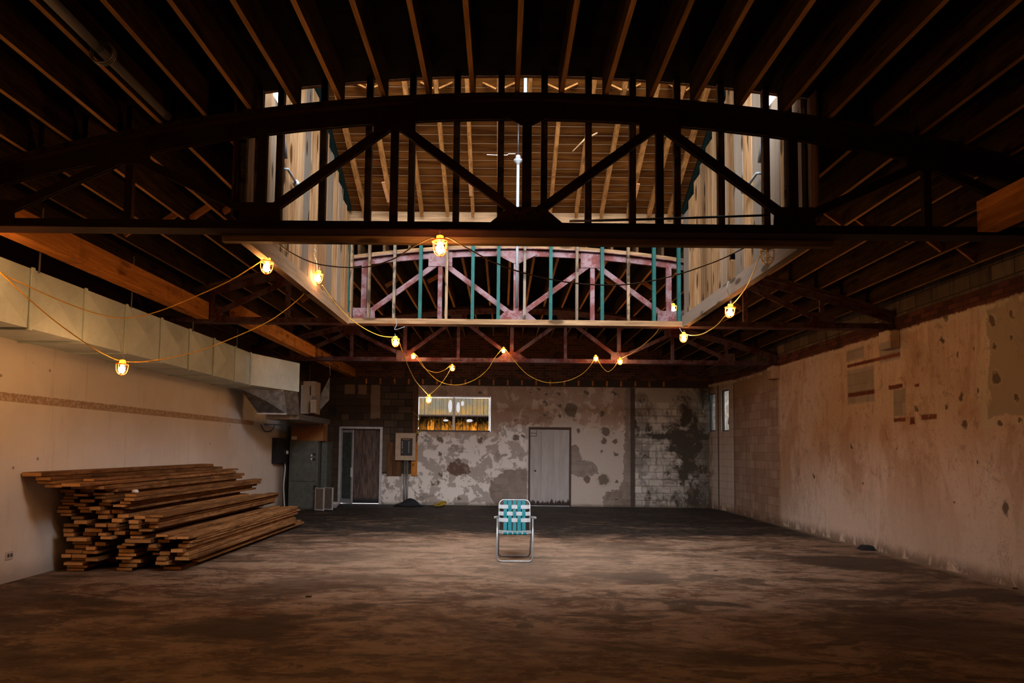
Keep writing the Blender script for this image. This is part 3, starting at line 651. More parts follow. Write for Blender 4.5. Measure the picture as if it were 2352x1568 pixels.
# two level boards closing the far end under the roof
e = thing('skylight_end_wall', 'two level pale boards closing the far top of the skylight', 'wall panel')
box('board', M['header'], SL - .1, SR + .1, SF + .072, SF + .11, 5.02, 5.205, e); box('board', M['header'], SL - .1, SR + .1, SF + .072, SF + .11, 5.21, 5.43, e)
# near window of the skylight, above the roof deck
t = thing('skylight_window', 'glazed near end of the skylight above the roof deck', 'window')
zs0, zs1 = 5.305, ZR(6.32) - .03
mb = MB().box(SL, SR, 6.325, 6.385, zs0 - .04, zs0 + .02).box(SL, SR, 6.325, 6.385, zs1 - .06, zs1)
mb.build('frame', M['darkframe'], t)
for k in range(7):
    x = SL + (SR - SL) * k / 6; box('mullion', M['darkframe'], x - .02, x + .02, 6.325, 6.385, zs0 + .02, zs1 - .06, t)
box('glass', M['glass'], SL, SR, 6.350, 6.354, zs0, zs1, t)
# curb closing below the skylight window down to the roof deck, and header timbers
mb = MB(); 
n = 16; cx_ = [SL - .1 + (SR - SL + .2) * k / n for k in range(n + 1)]
mb = MB()
for k in range(n): mb.prism([(cx_[k], 6.325, arc(cx_[k]) + HJ + .002), (cx_[k + 1], 6.325, arc(cx_[k + 1]) + HJ + .002), (cx_[k + 1], 6.325, 5.26), (cx_[k], 6.325, 5.26)], (0, .04, 0))
mb.build('skylight_curb', M['plydark'], label='dark timber curb over the near side of the skylight opening', cat='curb')
box('skylight_header', M['header'], SL - .2, SR + .25, 6.235, 6.31, 3.505, 3.575, label='timber header on the near edge of the skylight opening', cat='header', group='headers of the skylight opening')
box('skylight_header', M['header'], SL, SR, SF, SF + .07, 3.550, 3.632, label='long pale timber header under the far row of studs', cat='header', group='headers of the skylight opening')

# studs: far row (green steel and weathered wood) and near row
kinds = 'gwwwgwggwgwgwgg'; pxs = [799, 807.5, 848, 906, 966, 1026, 1086, 1145, 1205, 1265, 1325, 1383, 1443, 1502, 1559]
for i, (k, px) in enumerate(zip(kinds, pxs)):
    x = aY(px, 640, SF + .03).x; g = k == 'g'
    col = 'green painted' if g else 'weathered bare'
    MB().box(x - (.026 if g else .021), x + (.026 if g else .021), SF + .002, SF + .068, 3.634, 5.02).build('wall_stud', M['greensteel'] if g else M['stud'], label=f'{col} upright stud, {ORD[i + 1]} from the left in the far skylight frame', cat='stud', group='upright studs at the far end of the skylight')
pxs = [562, 596, 645, 744, 848, 947, 1049, 1150, 1249, 1350, 1451, 1553, 1653, 1756, 1808]
for i, px in enumerate(pxs):
    x = aY(px, 390, 6.3).x
    MB().box(x - .030, x + .030, 6.245, 6.305, 3.578, min(arc(x - .04), arc(x + .04)) + HJ - .003).build('wall_stud', M['stud'], label=f'dark upright stud, {ORD[i + 1]} from the left behind the nearest truss', cat='stud', group='upright studs at the near end of the skylight')

# ------------------------------------------------------------------ long timber beams under the joists
def lbeam(x0, x1, y0, y1, z0, z1, label): MB().box(x0, x1, y0, y1, z0, z1).build('timber_beam', M['beam'], bevel=.006, label=label, cat='beam', group='long timber beams under the joists')
lbeam(-4.85, -4.66, 1.3, T1 - .11, 3.66, 3.92, 'orange timber beam above the left foreground')
lbeam(-4.85, -4.66, T1 + .11, T2 - .10, 3.60, 3.87, 'orange timber beam running above the near part of the metal duct')
lbeam(-4.42, -4.24, T2 + .11, T3 - .10, 3.62, 3.87, 'orange timber beam beside the far end of the metal duct')
lbeam(-4.42, -4.24, T3 + .11, YB - .01, 3.62, 3.87, 'orange timber beam above the doorway at the back')
lbeam(4.22, 4.40, 1.3, T1 - .11, 3.58, 3.86, 'orange timber beam above the right foreground')

# joist ends in the pocket of the back wall
q0 = aY(842, 876, YB).x
for i in range(22):
    x = q0 + i * .4064
    if x > 5.4: break
    MB().box(x - .022, x + .022, YB - .05, YB + .03, 3.44, 3.585).build('joist_end', M['beam'], label=f'sawn joist end above the back wall plaster, {(ORD + ["twenty-first", "twenty-second"])[i + 1]} from the left', cat='joist end', group='row of joist ends above the back wall')
# bearing blocks where trusses meet the right wall
for Y, nm in ((T2, 'second'), (T3, 'third')):
    MB().box(XR - .16, XR - .001, Y - .16, Y + .16, 3.25, 3.55).build('bearing_block', M['rwall'], bevel=.01, label=f'masonry bearing block on the right wall under the {nm} truss', cat='block', group='truss bearing blocks')

# ------------------------------------------------------------------ windows and doors in the back wall
t = bpy.data.objects.new('window_1', None); C.objects.link(t); tag(t, 'wide steel window with fogged upper and rusty lower glass', kind='structure')
x0, x1, z0, z1 = W1; yf = YB + .03; zm = aY(1040, 953, YB).z; xm = (x0 + x1) / 2
g_ = .005; x0 += g_; x1 -= g_; z1 -= g_
mb = MB().box(x0, x1, YB + .0, YB + .05, z1 - .03, z1).box(x0, x0 + .03, YB + .0, YB + .05, z0, z1 - .03).box(x1 - .03, x1, YB + .0, YB + .05, z0, z1 - .03); mb.build('window_frame', M['frame'], t)
box('sill', M['darkframe'], x0, x1, YB - .03, YB + .06, z0 - .01, z0 + .03, t)
box('mullion', M['frame'], xm - .035, xm + .035, YB - .005, YB + .06, z0 + .03, z1 - .035, t)
for (a, b) in ((x0 + .035, xm - .035), (xm + .035, x1 - .035)):
    box('sash_rail', M['frame'], a, b, YB + .0, YB + .05, zm - .018, zm + .012, t)
    box('sash_rail', M['darkframe'], a, b, YB + .0, YB + .04, zm - .05, zm - .0185, t)
    box('pane', M['paneup'], a, b, YB + .03, YB + .034, zm + .012, z1 - .035, t)
    box('pane', M['panelow'], a, b, YB + .03, YB + .034, z0 + .03, zm - .05, t)
    n = 6
    for k in range(1, n):
        x = a + (b - a) * k / n; box('glazing_bar', M['frame'], x - .006, x + .006, YB + .018, YB + .029, zm + .012, z1 - .035, t)
    for k in range(1, 3):
        x = a + (b - a) * k / 3; box('glazing_bar', M['darkframe'], x - .009, x + .009, YB + .018, YB + .029, z0 + .03, zm - .05, t)
# left doorway: aluminium frame, glazed storm leaf ajar, flaking door behind
t = bpy.data.objects.new('door_1', None); C.objects.link(t); tag(t, 'left back doorway with flaking brown door and glazed leaf ajar', kind='structure')
x0, x1, z0, z1 = D1
MB().box(x0, x0 + .07, YB - .03, YB + .10, 0, z1).box(x1 - .07, x1, YB - .03, YB + .10, 0, z1).box(x0 + .07, x1 - .07, YB - .03, YB + .10, z1 - .06, z1).build('door_frame', M['frame'], t)
xs_ = aY(800, 1050, YB).x
box('door_panel', M['rotdoor'], x0 + .001, x1 - .001, YB + .105, YB + .15, .014, z1 - .0, t)
lf = thing('door_leaf', None, None, (x0 + .085, YB + .0, 0), None, math.radians(-38)); lf.parent = t
def lbx(n, m, *a, p=lf): return box(n, m, *a, p)
MB().box(0, .04, -.035, 0, .03, 2.10).box(.46, .51, -.035, 0, .03, 2.10).box(.04, .46, -.035, 0, 2.03, 2.10).box(.04, .46, -.035, 0, .03, .16).build('leaf_frame', M['frame'], lf)
lbx('leaf_glass', flat('dusty dark door glass', (.10, .115, .105), .25, 0, .5, speck=.4), .04, .46, -.02, -.014, .16, 2.03)
lbx('push_plate', M['white'], .455, .515, -.05, -.036, .78, 1.04)
# right door
t = bpy.data.objects.new('door_2', None); C.objects.link(t); tag(t, 'plain grey door with a rotten bottom edge', kind='structure')
x0, x1, z0, z1 = D2
M['dframe'] = flat('brown door frame', (.10, .065, .055), .6, 0, .1, speck=.3)
MB().box(x0, x0 + .045, YB - .03, YB + .08, 0, z1).box(x1 - .045, x1, YB - .03, YB + .08, 0, z1).box(x0 + .045, x1 - .045, YB - .03, YB + .08, z1 - .05, z1).build('door_frame', M['dframe'], t)
xsm = aY(1243, 1050, YB).x
box('door_back', M['black'], x0, x1, YB + .10, YB + .14, .012, z1, t)
box('door_panel', M['door'], x0 + .05, xsm - .003, YB + .055, YB + .095, .01, z1 - .055, t); box('door_panel', M['door'], xsm + .003, x1 - .05, YB + .055, YB + .095, .01, z1 - .055, t)
for z in (1.98, 2.06): box('hinge_strap', M['darkframe'], x0 + .06, x0 + .24, YB + .047, YB + .054, z, z + .018, t)
box('hinge_strap', M['darkframe'], x0 + .225, x0 + .24, YB + .040, YB + .0465, 1.99, 2.16, t)
MB().lathe([(.03, 0), (.03, .01), (.018, .02)], (0, 0, 0), 10).build('door_knob', M['darkframe'], t).matrix_world = Matrix.Translation((x0 + .2, YB + .05, 1.0)) @ Matrix.Rotation(math.pi / 2, 4, 'X')
# two small windows in the splayed bay
for nm, (a, b, c, d) in (('window_2', holes[0]), ('window_3', holes[1])):
    t = bpy.data.objects.new(nm, None); C.objects.link(t); tag(t, 'narrow broken window near the back right corner' if nm == 'window_2' else 'narrow window tight in the back right corner', kind='structure')
    mb = MB()
    for (p, q, r, s) in ((a, a + .03, c, d), (b - .03, b, c, d), (a + .03, b - .03, c, c + .03), (a + .03, b - .03, d - .03, d)): mb.prism(*splay(p, q, r, s, .05, .04))
    mb.build('window_frame', M['darkframe'], t)
    MB().prism(*splay(a + .03, b - .03, c + .03, d - .03, .004, .06)).build('pane', M['glass'], t)
    # tilted sash
    m1, m2 = c + .1, c + (d - c) * .52; ww = (b - a)
    pts = [A + dr * (a + ww * .12) + nr * .20 + Vector((0, 0, m2)), A + dr * (b - ww * .30) + nr * .20 + Vector((0, 0, m2 + .03)), A + dr * (b - ww * .03) + nr * .2 + Vector((0, 0, m1 + .12)), A + dr * (a + ww * .55) + nr * .2 + Vector((0, 0, m1))]
    MB().prism(pts, nr * .012).build('tilted_sash', M['darkframe'] if nm == 'window_2' else flat('blue glass sash', (.02, .30, .42), .3), t)
MB().box(XR + 1.0, XR + 1.2, 16.0, 24.0, -.1, 5.6).build('alley_wall', M['alley'], label='pale teal block wall outside the corner windows', cat='wall')

# ------------------------------------------------------------------ duct along the left wall
t = thing('air_duct', 'long grey galvanised duct along the left wall', 'duct')
xs_d, zd0, zd1 = -4.93, 2.80, 3.425
ysd = [3.0, 4.0, 5.0, 6.0, 7.01, 7.92, 8.80, 9.72, 10.62, 11.52, 12.45, 13.22]
for i in range(len(ysd) - 1):
    a, b = ysd[i] + .004, ysd[i + 1] - .004; m = (a + b) / 2; zc = (zd0 + zd1) / 2; xw = XL + .02
    mb = MB()
    v = [(xw, a, zd0), (xs_d, a, zd0), (xs_d, a, zd1), (xw, a, zd1), (xw, b, zd0), (xs_d, b, zd0), (xs_d, b, zd1), (xw, b, zd1), (xs_d + .034, m, zc), ((xs_d + xw) / 2, m, zd0 - .012)]
    mb.add(v, [(0, 1, 2, 3), (7, 6, 5, 4), (3, 2, 6, 7), (4, 0, 3, 7), (1, 5, 8), (5, 6, 8), (6, 2, 8), (2, 1, 8), (0, 4, 9), (4, 5, 9), (5, 1, 9), (1, 0, 9)])
    sec = mb.build('duct_section', M['galv'], t)
    MB().box(xw, xs_d + .022, b - .022, b + .022, zd0 - .02, zd0 - .004).box(xs_d + .006, xs_d + .022, b - .022, b + .022, zd0 - .004, zd1 + .012).build('seam_band', M['galv'], sec)
# angled last section and its drop
P0, P1 = Vector((xs_d, 13.24, 0)), Vector((-4.44, 14.82, 0))
mb = MB(); q = [(XL + .02, 13.24), (xs_d, 13.24), (P1.x, P1.y), (XL + .02, 15.0)]
mb.prism([(x, y, zd0) for x, y in q], (0, 0, zd1 - zd0)); mb.build('duct_elbow', M['galv'], t)
T = [(-5.42, 14.0), (-4.62, 14.35), (-4.46, 14.80), (-5.40, 14.95)]; Bt = [(-5.17, 14.42), (-4.60, 14.55), (-4.42, 14.86), (-5.17, 14.95)]
mb = MB(); v = [(x, y, zd0 - .006) for x, y in T] + [(x, y, 2.30) for x, y in Bt]; cx = [sum(p[i] for p in (v[0], v[1], v[5], v[4])) / 4 for i in range(3)]; cx[1] -= .03
v.append(tuple(cx)); mb.add(v, [(0, 1, 8), (1, 5, 8), (5, 4, 8), (4, 0, 8), (1, 2, 6, 5), (2, 3, 7, 6), (3, 0, 4, 7), (4, 5, 6, 7), (3, 2, 1, 0)]); mb.build('duct_drop', M['shinygalv'], t)
MB().bar((-5.20, 14.40, 2.30), (-4.60, 14.53, 2.30), .03, .03).bar((-5.45, 13.98, 2.785), (-4.62, 14.33, 2.785), .02, .02).build('flange', M['frame'], t)
for i, y in enumerate((7.10, 8.9, 10.7, 12.5)):
    x = xs_d + .01; MB().bar((x, y, zd1 - .02), (x + .01, y, 3.66 if False else arc(x) - .01), .025, .004, (1, 0, 0)).build('hanger_strap', M['conduit'], t)
MB().box(-5.17, -4.45, 14.87, 17.6, 2.20, 2.32).build('return_duct', M['shinygalv'], label='low shiny sheet duct running back from the duct drop', cat='duct')
# beige heater and loose flap beyond the duct
t = thing('unit_heater', 'beige box heater hanging beyond the end of the duct', 'heater')
a, b = aY(697, 875, 16.6), aY(722, 950, 16.6)
box('casing', M['beige'], a.x, b.x, 16.6, 17.1, b.z, a.z, t); box('edge_trim', M['frame'], a.x - .04, a.x - .001, 16.56, 16.6, b.z, a.z - .1, t)
box('slot', M['black'], b.x - .12, b.x - .095, 16.588, 16.599, b.z + .45, a.z - .12, t)
c = aY(716, 918, 16.5); MB().box(c.x, c.x + .14, 16.40, 16.58, c.z - .32, c.z).build('control_box', M['beige'], t)
MB().tube([(c.x + .03, 16.45, c.z), (c.x + .05, 16.45, c.z + .08), (c.x + .11, 16.45, c.z + .08), (c.x + .12, 16.45, c.z)], .02, 6).build('elbow_fitting', M['chrome'], t)
MB().bar((a.x + .1, 16.8, a.z), (a.x + .1, 16.8, arc(a.x) - .01), .01, .01, (1, 0, 0)).build('hanger_rod', M['conduit'], t)
Yt = 16.3; pts = [aY(x, y, Yt) for x, y in ((757, 866), (756, 918), (731, 946), (737, 905))]
mb = MB(); e = [p + Vector((0, .3 if i != 1 else .1, 0)) for i, p in enumerate(pts)]; mb.prism(pts, (0, .02, 0)); fl = mb.build('sheet_metal_flap', M['shinygalv'], label='loose triangular shiny metal flap hanging beside the heater', cat='metal sheet')
p = aY(759, 862, Yt + .01); MB().tube([(p.x, p.y, p.z), (p.x - .03, p.y, p.z + .25), (p.x - .02, p.y, 3.9)], .006, 5).build('hanger_wire', M['wire'], label='thin wire holding up the loose metal flap', cat='wire')
# furnace
fy = 17.75; fx0, fx1 = aY(663, 1100, fy).x, aY(727, 1100, fy).x; zf = aY(700, 1012, fy).z
t = thing('furnace', 'tall grey-green steel furnace cabinet in the back left corner', 'furnace')
box('cabinet', M['furnace'], fx0, fx1, fy + .012, fy + .85, 0.0, zf, t)
box('upper_door', M['furnace'], fx0 + .06, fx1 - .02, fy - .012, fy + .011, .72, zf - .06, t, ); box('lower_door', M['furnace'], fx0 + .06, fx1 - .02, fy - .012, fy + .011, .03, .56, t)
box('corner_trim', M['chrome'], fx1 + .001, fx1 + .015, fy - .01, fy + .011, .70, zf - .08, t)
for zz in (1.27, 1.36): box('switch_label', M['label'], fx1 - .16, fx1 - .12, fy - .02, fy - .0125, zz, zz + .05, t)
for zz in (1.25, 1.38): box('switch', M['black'], fx1 - .11, fx1 - .04, fy - .03, fy - .0125, zz, zz + .07, t)
box('latch', M['black'], fx1 - .07, fx1 - .0, fy - .03, fy - .0125, .50, .62, t)
xq = aY(752, 1100, 18.2).x
box('side_cabinet', M['furnace'], fx1 + .02, xq, fy + .35, fy + .85, 0, zf - .03, t)
q = aY(727, 968, 18.0)
bxk = thing('cardboard_box', 'brown cardboard box on top of the furnace', 'box'); ca, cb = aY(669, 968, 17.85), aY(741, 1011, 17.85)
MB().box(ca.x, cb.x, 17.85, 18.35, zf + .002, ca.z).build('carton', M['card'], bxk, bevel=.005); box('shipping_label', M['label'], ca.x + .02, ca.x + .16, 17.843, 17.8495, zf + .03, zf + .12, bxk)
for i, (px, lab) in enumerate(((739, 'flat filter panel leaning against the furnace side'), (759, 'flat filter panel leaning nearer the doorway'))):
    q = aY(px, 1160, 17.45 + .22 * i); q.x -= .10; t = thing('filter_panel', lab, 'filter', (q.x + .04, q.y, 0), 'filter panels leaning by the furnace', math.radians(-30))
    box('filter_mesh', M['filter'], -.13, .13, -.01, .02, .03, .55, t); MB().box(-.15, -.13, -.015, .025, 0, .57).box(.13, .15, -.015, .025, 0, .57).box(-.13, .13, -.015, .025, 0, .03).box(-.13, .13, -.015, .025, .55, .57).build('filter_frame', M['frame'], t)
# fuel pipe, wall box, conduits
q = [aY(595, 974, 16.2), aY(660, 976, 17.3), aY(735, 976, 17.4)]; q[0].x = XL + .04; q[1].x = max(q[1].x, XL + .05)
MB().tube(q, .018, 8).build('gas_pipe', M['conduit'], label='thin black pipe running level above the furnace', cat='pipe')
p = aY(735, 976, 17.4); MB().tube([(p.x, 17.4, p.z - .02), (p.x, 17.4, p.z + .16)], .014, 8).build('pipe_riser', M['label'], label='short pale riser pipe at the end of the level pipe', cat='pipe')
p = aY(719, 959, 16.9); MB().lathe([(.03, -.04), (.035, 0), (.025, .045)], (p.x, p.y, p.z), 10).build('shutoff_handle', M['red'], label='small red shut-off handle under the heater', cat='valve handle')
t = thing('breaker_box', 'black steel breaker box on the left wall near the furnace', 'electrical box')
a = aX(625, 1005, XL); b = aX(650, 1062, XL)
MB().box(XL + .002, XL + .14, a.y, b.y - .05, b.z, a.z).build('enclosure', M['panelblack'], t, bevel=.005); box('knob', M['white'], XL + .141, XL + .18, b.y - .2, b.y - .14, 1.42, 1.50, t)
for i, (dy, m, lb) in enumerate(((.0, 'label', 'pale'), (.12, 'black', 'black'), (.22, 'conduit', 'grey'))):
    y0 = b.y + dy; MB().tube(smooth_path([(XL + .06, b.y - .1, b.z + .05), (XL + .06, y0, b.z - .15), (XL + .05, y0 - .05 + .05 * i, .6), (XL + .06, y0 + .05, 0.02)], 6), .02, 7).build('conduit', M[m], label=f'{lb} conduit dropping from the black breaker box to the floor', cat='conduit', group='conduits below the breaker box')
a = aX(597, 975, XL + .03); c = smooth_path([(XL + .05, a.y, a.z), (XL + .05, a.y + .3, a.z - .14), (XL + .06, a.y + .7, a.z - .12), (XL + .06, a.y + .95, a.z + .02)], 6)
MB().tube(c, .010, 6).build('loose_cable', M['black'], label='loose black cable loop hanging on the left wall', cat='cable')
a = aX(20, 1275, XL); t = thing('wall_outlet', 'small pale outlet low on the left wall', 'outlet')
box('cover_plate', M['label'], XL + .0015, XL + .012, a.y - .06, a.y + .06, a.z - .045, a.z + .045, t)
for dy in (-.025, .025): box('socket', M['conduit'], XL + .0122, XL + .018, a.y + dy - .014, a.y + dy + .014, a.z - .02, a.z + .02, t)
# enamel bowl
q = aZ(768, 1166, 0); MB().lathe([(.05, 0), (.055, .005), (.13, .10), (.15, .15), (.145, .15), (.12, .10), (.045, .012)], (q.x, q.y, 0), 16).build('enamel_bowl', M['bowl'], label='chipped white bowl on the floor beside the left doorway', cat='bowl')
# faint red sign
a, b = aY(757, 932, YB), aY(776, 956, YB); t = thing('warning_sign', 'dark sign with a dashed red border left of the doorway', 'sign')
box('sign_board', M['black'], a.x, b.x, YB - .03, YB - .012, b.z, a.z, t)
mb = MB(); n = 7; rs = flat('faded red paint', (.16, .02, .02), .6)
for k in range(n):
    for (uu, vv) in ((a.x + (b.x - a.x) * (k + .3) / n, a.z - .012), (a.x + (b.x - a.x) * (k + .3) / n, b.z + .012)): mb.box(uu - .008, uu + .008, YB - .033, YB - .0305, vv - .006, vv + .006)
    for uu in (a.x + .012, b.x - .012): vv = b.z + (a.z - b.z) * (k + .5) / n; mb.box(uu - .006, uu + .006, YB - .033, YB - .0305, vv - .012, vv + .012)
mb.build('dashed_border', rs, t)

# electrical panel on its backing boards
t = thing('backing_board', 'dark upright boards behind the beige electrical panel', 'boards'); 
for (p0, p1) in ((890, 902), (903, 922), (946, 958)):
    a, b = aY(p0, 1015, YB), aY(p1, 1092, YB); box('board', M['plydark'] if p0 < 940 else M['beam'], a.x, b.x, YB - .05, YB - .002, b.z, a.z, t)
a, b = aY(950, 885, YB), aY(959, 1013, YB); box('board', M['plydark'], a.x, b.x, YB - .05, YB - .002, b.z, a.z, t)
t = thing('electrical_panel', 'beige electrical panel with open black breaker face on the back wall', 'electrical panel')
a, b = aY(909, 994, YB - .12), aY(954, 1057, YB - .12); yp = YB - .13
box('cover', M['beige'], a.x, b.x, yp, YB - .052, b.z, a.z, t); a2, b2 = aY(921, 1006, yp), aY(947, 1046, yp)
fc = box('breaker_face', M['panelblack'], a2.x, b2.x, yp - .02, yp - .001, b2.z, a2.z, t)
for k in range(8):
    for s_, xx in ((0, a2.x + .045), (1, b2.x - .10)):
        z = a2.z - .10 - k * .042; box('breaker_switch', M['label'] if not (k in (5, 6) and s_ == 0) else M['bracing'], xx - .012, xx + .012, yp - .028, yp - .0205, z - .008, z + .008, fc)
box('main_label', M['bracing'], a2.x + .05, b2.x - .07, yp - .026, yp - .0205, a2.z - .045, a2.z - .025, fc)
for i, px in enumerate((930, 936)):
    p = aY(px, 1058, YB - .05); MB().tube([(p.x, YB - .055, p.z + .02), (p.x, YB - .055, .3), (p.x, YB - .055, .02)], .028, 8).build('conduit', M['conduit'], label=('left' if i == 0 else 'right') + ' grey conduit rising from the floor to the electrical panel', cat='conduit', group='conduits under the electrical panel')
p = [aY(x, y, YB - .10) for x, y in ((931, 1066), (934, 1078), (936, 1092))]; MB().tube(smooth_path(p, 5), .008, 6).build('loose_cable', M['hose'], label='short yellow cable below the electrical panel', cat='cable')
p = [aY(x, y, YB - .015) for x, y in ((938, 1104), (948, 1124), (962, 1136), (977, 1148))]; MB().tube(smooth_path(p, 5), .006, 5).build('loose_cable', M['conduit'], label='thin wire slanting down the wall beside the conduits', cat='cable')
for i, ps in enumerate((((958, 960), (962, 975), (957, 990), (964, 1000)), ((966, 955), (960, 972), (968, 985), (960, 998)), ((948, 945), (957, 953), (965, 962)), ((962, 985), (956, 996), (966, 990)))):
    MB().tube(smooth_path([aY(x, y, YB - .05) for x, y in ps], 6), .010, 5).build('loose_cable', M['hose'], label=f'tangled yellow cable beside the window, {ORD[i + 1]} strand from the left edge of the tangle' if False else f'{("long curling", "inner curling", "upper stray", "lower looping")[i]} yellow cable strand left of the wide window', cat='cable', group='tangled yellow cables by the window')
a, b = aY(963, 993, YB), aY(971, 1001, YB); t = thing('wall_switch', 'small white switch box below the left end of the window', 'switch'); box('housing', M['white'], a.x, b.x, YB - .06, YB - .001, b.z, a.z, t); box('toggle', M['black'], b.x - .04, b.x - .02, YB - .07, YB - .0605, a.z - .06, a.z - .03, t)
# black cloth and coiled cable on the floor
mb = MB(); q = aZ(934, 1163, 0); n = 14; vs_, fs = [], []
for i in range(n + 1):
    for j in range(6):
        u = i / n; v = j / 5; h = .20 * math.sin(math.pi * min(1, u * 1.05)) ** .8 * (1 - (2 * v - 1) ** 2) * (.7 + .5 * u) + .03 * math.sin(9 * u + 5 * v); vs_.append((q.x - .36 + .80 * u, q.y - .0 + .28 * v, max(.003, h)))
for i in range(n):
    for j in range(5): fs.append((i * 6 + j, (i + 1) * 6 + j, (i + 1) * 6 + j + 1, i * 6 + j + 1))
mb.add(vs_, fs, True); o = mb.build('crumpled_cloth', M['tarp'], label='crumpled black cloth heap on the floor below the panel', cat='cloth'); so = o.modifiers.new('s', 'SOLIDIFY'); so.thickness = .006; so.offset = 1
q = aZ(1010, 1164, 0); pts = []
for k in range(120):
    a = k * .42; r = .13 + .045 * math.sin(k * .37) ; pts.append((q.x + r * math.cos(a), q.y + .08 + .10 * math.sin(a) * r / .15, .02 + .13 * (.5 + .5 * math.sin(a + .8)) * (k / 120) + .02 * math.sin(k * 1.3) ** 2))
MB().tube(pts, .012, 6).build('coiled_cable', M['hose'], label='coil of yellow cable on the floor under the window', cat='cable coil')
q = aZ(1992, 1262, 0); mb = MB(); random.seed(3)
pts = [(q.x - .16, q.y - .12), (q.x + .08, q.y - .15), (q.x + .18, q.y), (q.x + .1, q.y + .14), (q.x - .12, q.y + .12)]
v = [(x, y, .001) for x, y in pts] + [(q.x + (x - q.x) * .6, q.y + (y - q.y) * .6, U(.04, .09)) for x, y in pts]; n = 5
mb.add(v, [tuple(range(n, 2 * n))] + [(i, (i + 1) % n, n + (i + 1) % n, n + i) for i in range(n)] + [tuple(range(n))[::-1]]); mb.build('rubble_lump', M['tarp'], label='black lump of debris on the floor against the right wall', cat='debris')
for i, (px, py, lb) in enumerate(((1643, 1311, 'pale chip of rubble on the floor right of the chair'), (709, 1371, 'small pale splinter on the left foreground floor'), (2330, 1352, 'small chip against the right wall base at the frame edge'))):
    q = aZ(px, py, 0); MB().prism([(q.x - .03, q.y - .015, .001), (q.x + .025, q.y - .02, .001), (q.x + .03, q.y + .012, .001), (q.x - .01, q.y + .02, .001)], (0, 0, .015)).build('rubble_chip', M['header'], label=lb, cat='debris')

# ------------------------------------------------------------------ folding lawn chair
t = thing('lawn_chair', 'folding lawn chair with teal and white webbing in the middle of the floor', 'chair', (.2, 9.82, 0))
def rr_path(x, zb, zt, r, y0, y1, top=False):     # U shape: legs up, rounded corners at the bar end
    f = lambda z: y0 + (y1 - y0) * (z - zb) / (zt - zb)
    pts = []
    zz = zt if not top else zb; pts.append((-x, f(zz), zz)); zc = (zb + r) if not top else (zt - r); sgn = -1 if not top else 1
    for k in range(0, 7):
        a = k / 6 * math.pi / 2; px, z = -x + r * (1 - math.cos(a)), zc + sgn * r * math.sin(a); pts.append((px, f(z), z))
    for k in range(6, -1, -1):
        a = k / 6 * math.pi / 2; px, z = x - r * (1 - math.cos(a)), zc + sgn * r * math.sin(a); pts.append((px, f(z), z))
    pts.append((x, f(zz), zz)); return pts
MB().tube(rr_path(.255, .012, .612, .06, .0, .06), .012, 10).build('front_leg_frame', M['chrome'], t)
MB().tube(rr_path(.235, .012, .40, .05, .50, .10), .011, 10).build('rear_leg_frame', M['chrome'], t)
ybk = lambda z: .40 + (z - .36) * .42
MB().tube(rr_path(.232, .36, .835, .075, .40, ybk(.835), True), .011, 10).build('back_frame', M['chrome'], t)
sf = [(-.228, .42, .385), (-.228, .05, .405)] + [(-.228 + .05 * (1 - math.cos(a)), .05 - .05 * math.sin(a), .405) for a in [math.pi / 2 * k / 5 for k in range(6)]] + [(.228 - .05 * (1 - math.cos(a)), .05 - .05 * math.sin(a), .405) for a in [math.pi / 2 * k / 5 for k in range(5, -1, -1)]] + [(.228, .05, .405), (.228, .42, .385)]
MB().tube(sf, .011, 10).build('seat_frame', M['chrome'], t)
MB().tube([(-.228, .42, .385), (.228, .42, .385)], .010, 8).build('rear_seat_bar', M['chrome'], t)
for s in (-1, 1): MB().tube([(s * .292, -.045, .632), (s * .288, -.035, .631), (s * .270, .22, .612), (s * .250, .485, .590)], [.012, .019, .018, .014], 10).build('armrest', M['chrome'], t)
def ribbon(pts, nrm, w, wd, th=.003):
    mb = MB(); vs_ = []; fs = []; wd = Vector(wd)
    for i, p in enumerate(pts):
        p = Vector(p); nn = Vector(nrm)
        for s_, q in ((-1, -1), (1, -1), (1, 1), (-1, 1)): vs_.append(p + wd * (w / 2 * s_) + nn * (th / 2 * q))
    for i in range(len(pts) - 1):
        for k in range(4): fs.append((i * 4 + k, i * 4 + (k + 1) % 4, (i + 1) * 4 + (k + 1) % 4, (i + 1) * 4 + k))
    n = len(pts) - 1; fs += [(3, 2, 1, 0), (n * 4, n * 4 + 1, n * 4 + 2, n * 4 + 3)]; mb.add(vs_, fs, False); return mb
cols = [-.139, -.0695, 0, .0695, .139]; rows = [.735, .637, .545]
nb = Vector((0, -1, .42)).normalized()
for i, x in enumerate(cols):
    pts = []
    for k in range(37):
        z = .385 + (.846 - .385) * k / 36; off = .002
        for j, zr in enumerate(rows):
            over = (i + j) % 2 == 1; off += (.004 if over else -.004) * math.exp(-((z - zr) / .032) ** 2)
        pts.append(Vector((x, ybk(z), z)) + nb * off)
    pts.append(Vector((x, ybk(.846) + .015, .848))); pts.append(Vector((x, ybk(.846) + .02, .82)))
    ribbon(pts, nb, .052, (1, 0, 0)).build('back_strap', M['teal'], t)
for j, zr in enumerate(rows):
    pts = []
    for k in range(45):
        x = -.240 + .480 * k / 44; off = .002
        for i, xc in enumerate(cols):
            over = (i + j) % 2 == 0; off += (.004 if over else -.004) * math.exp(-((x - xc) / .026) ** 2)
        if abs(x) > .2: off = .011
        pts.append(Vector((x, ybk(zr), zr)) + nb * off)
    ribbon(pts, nb, .056, (0, .42, 1.0), .003).build('cross_strap', M['webwhite'], t)
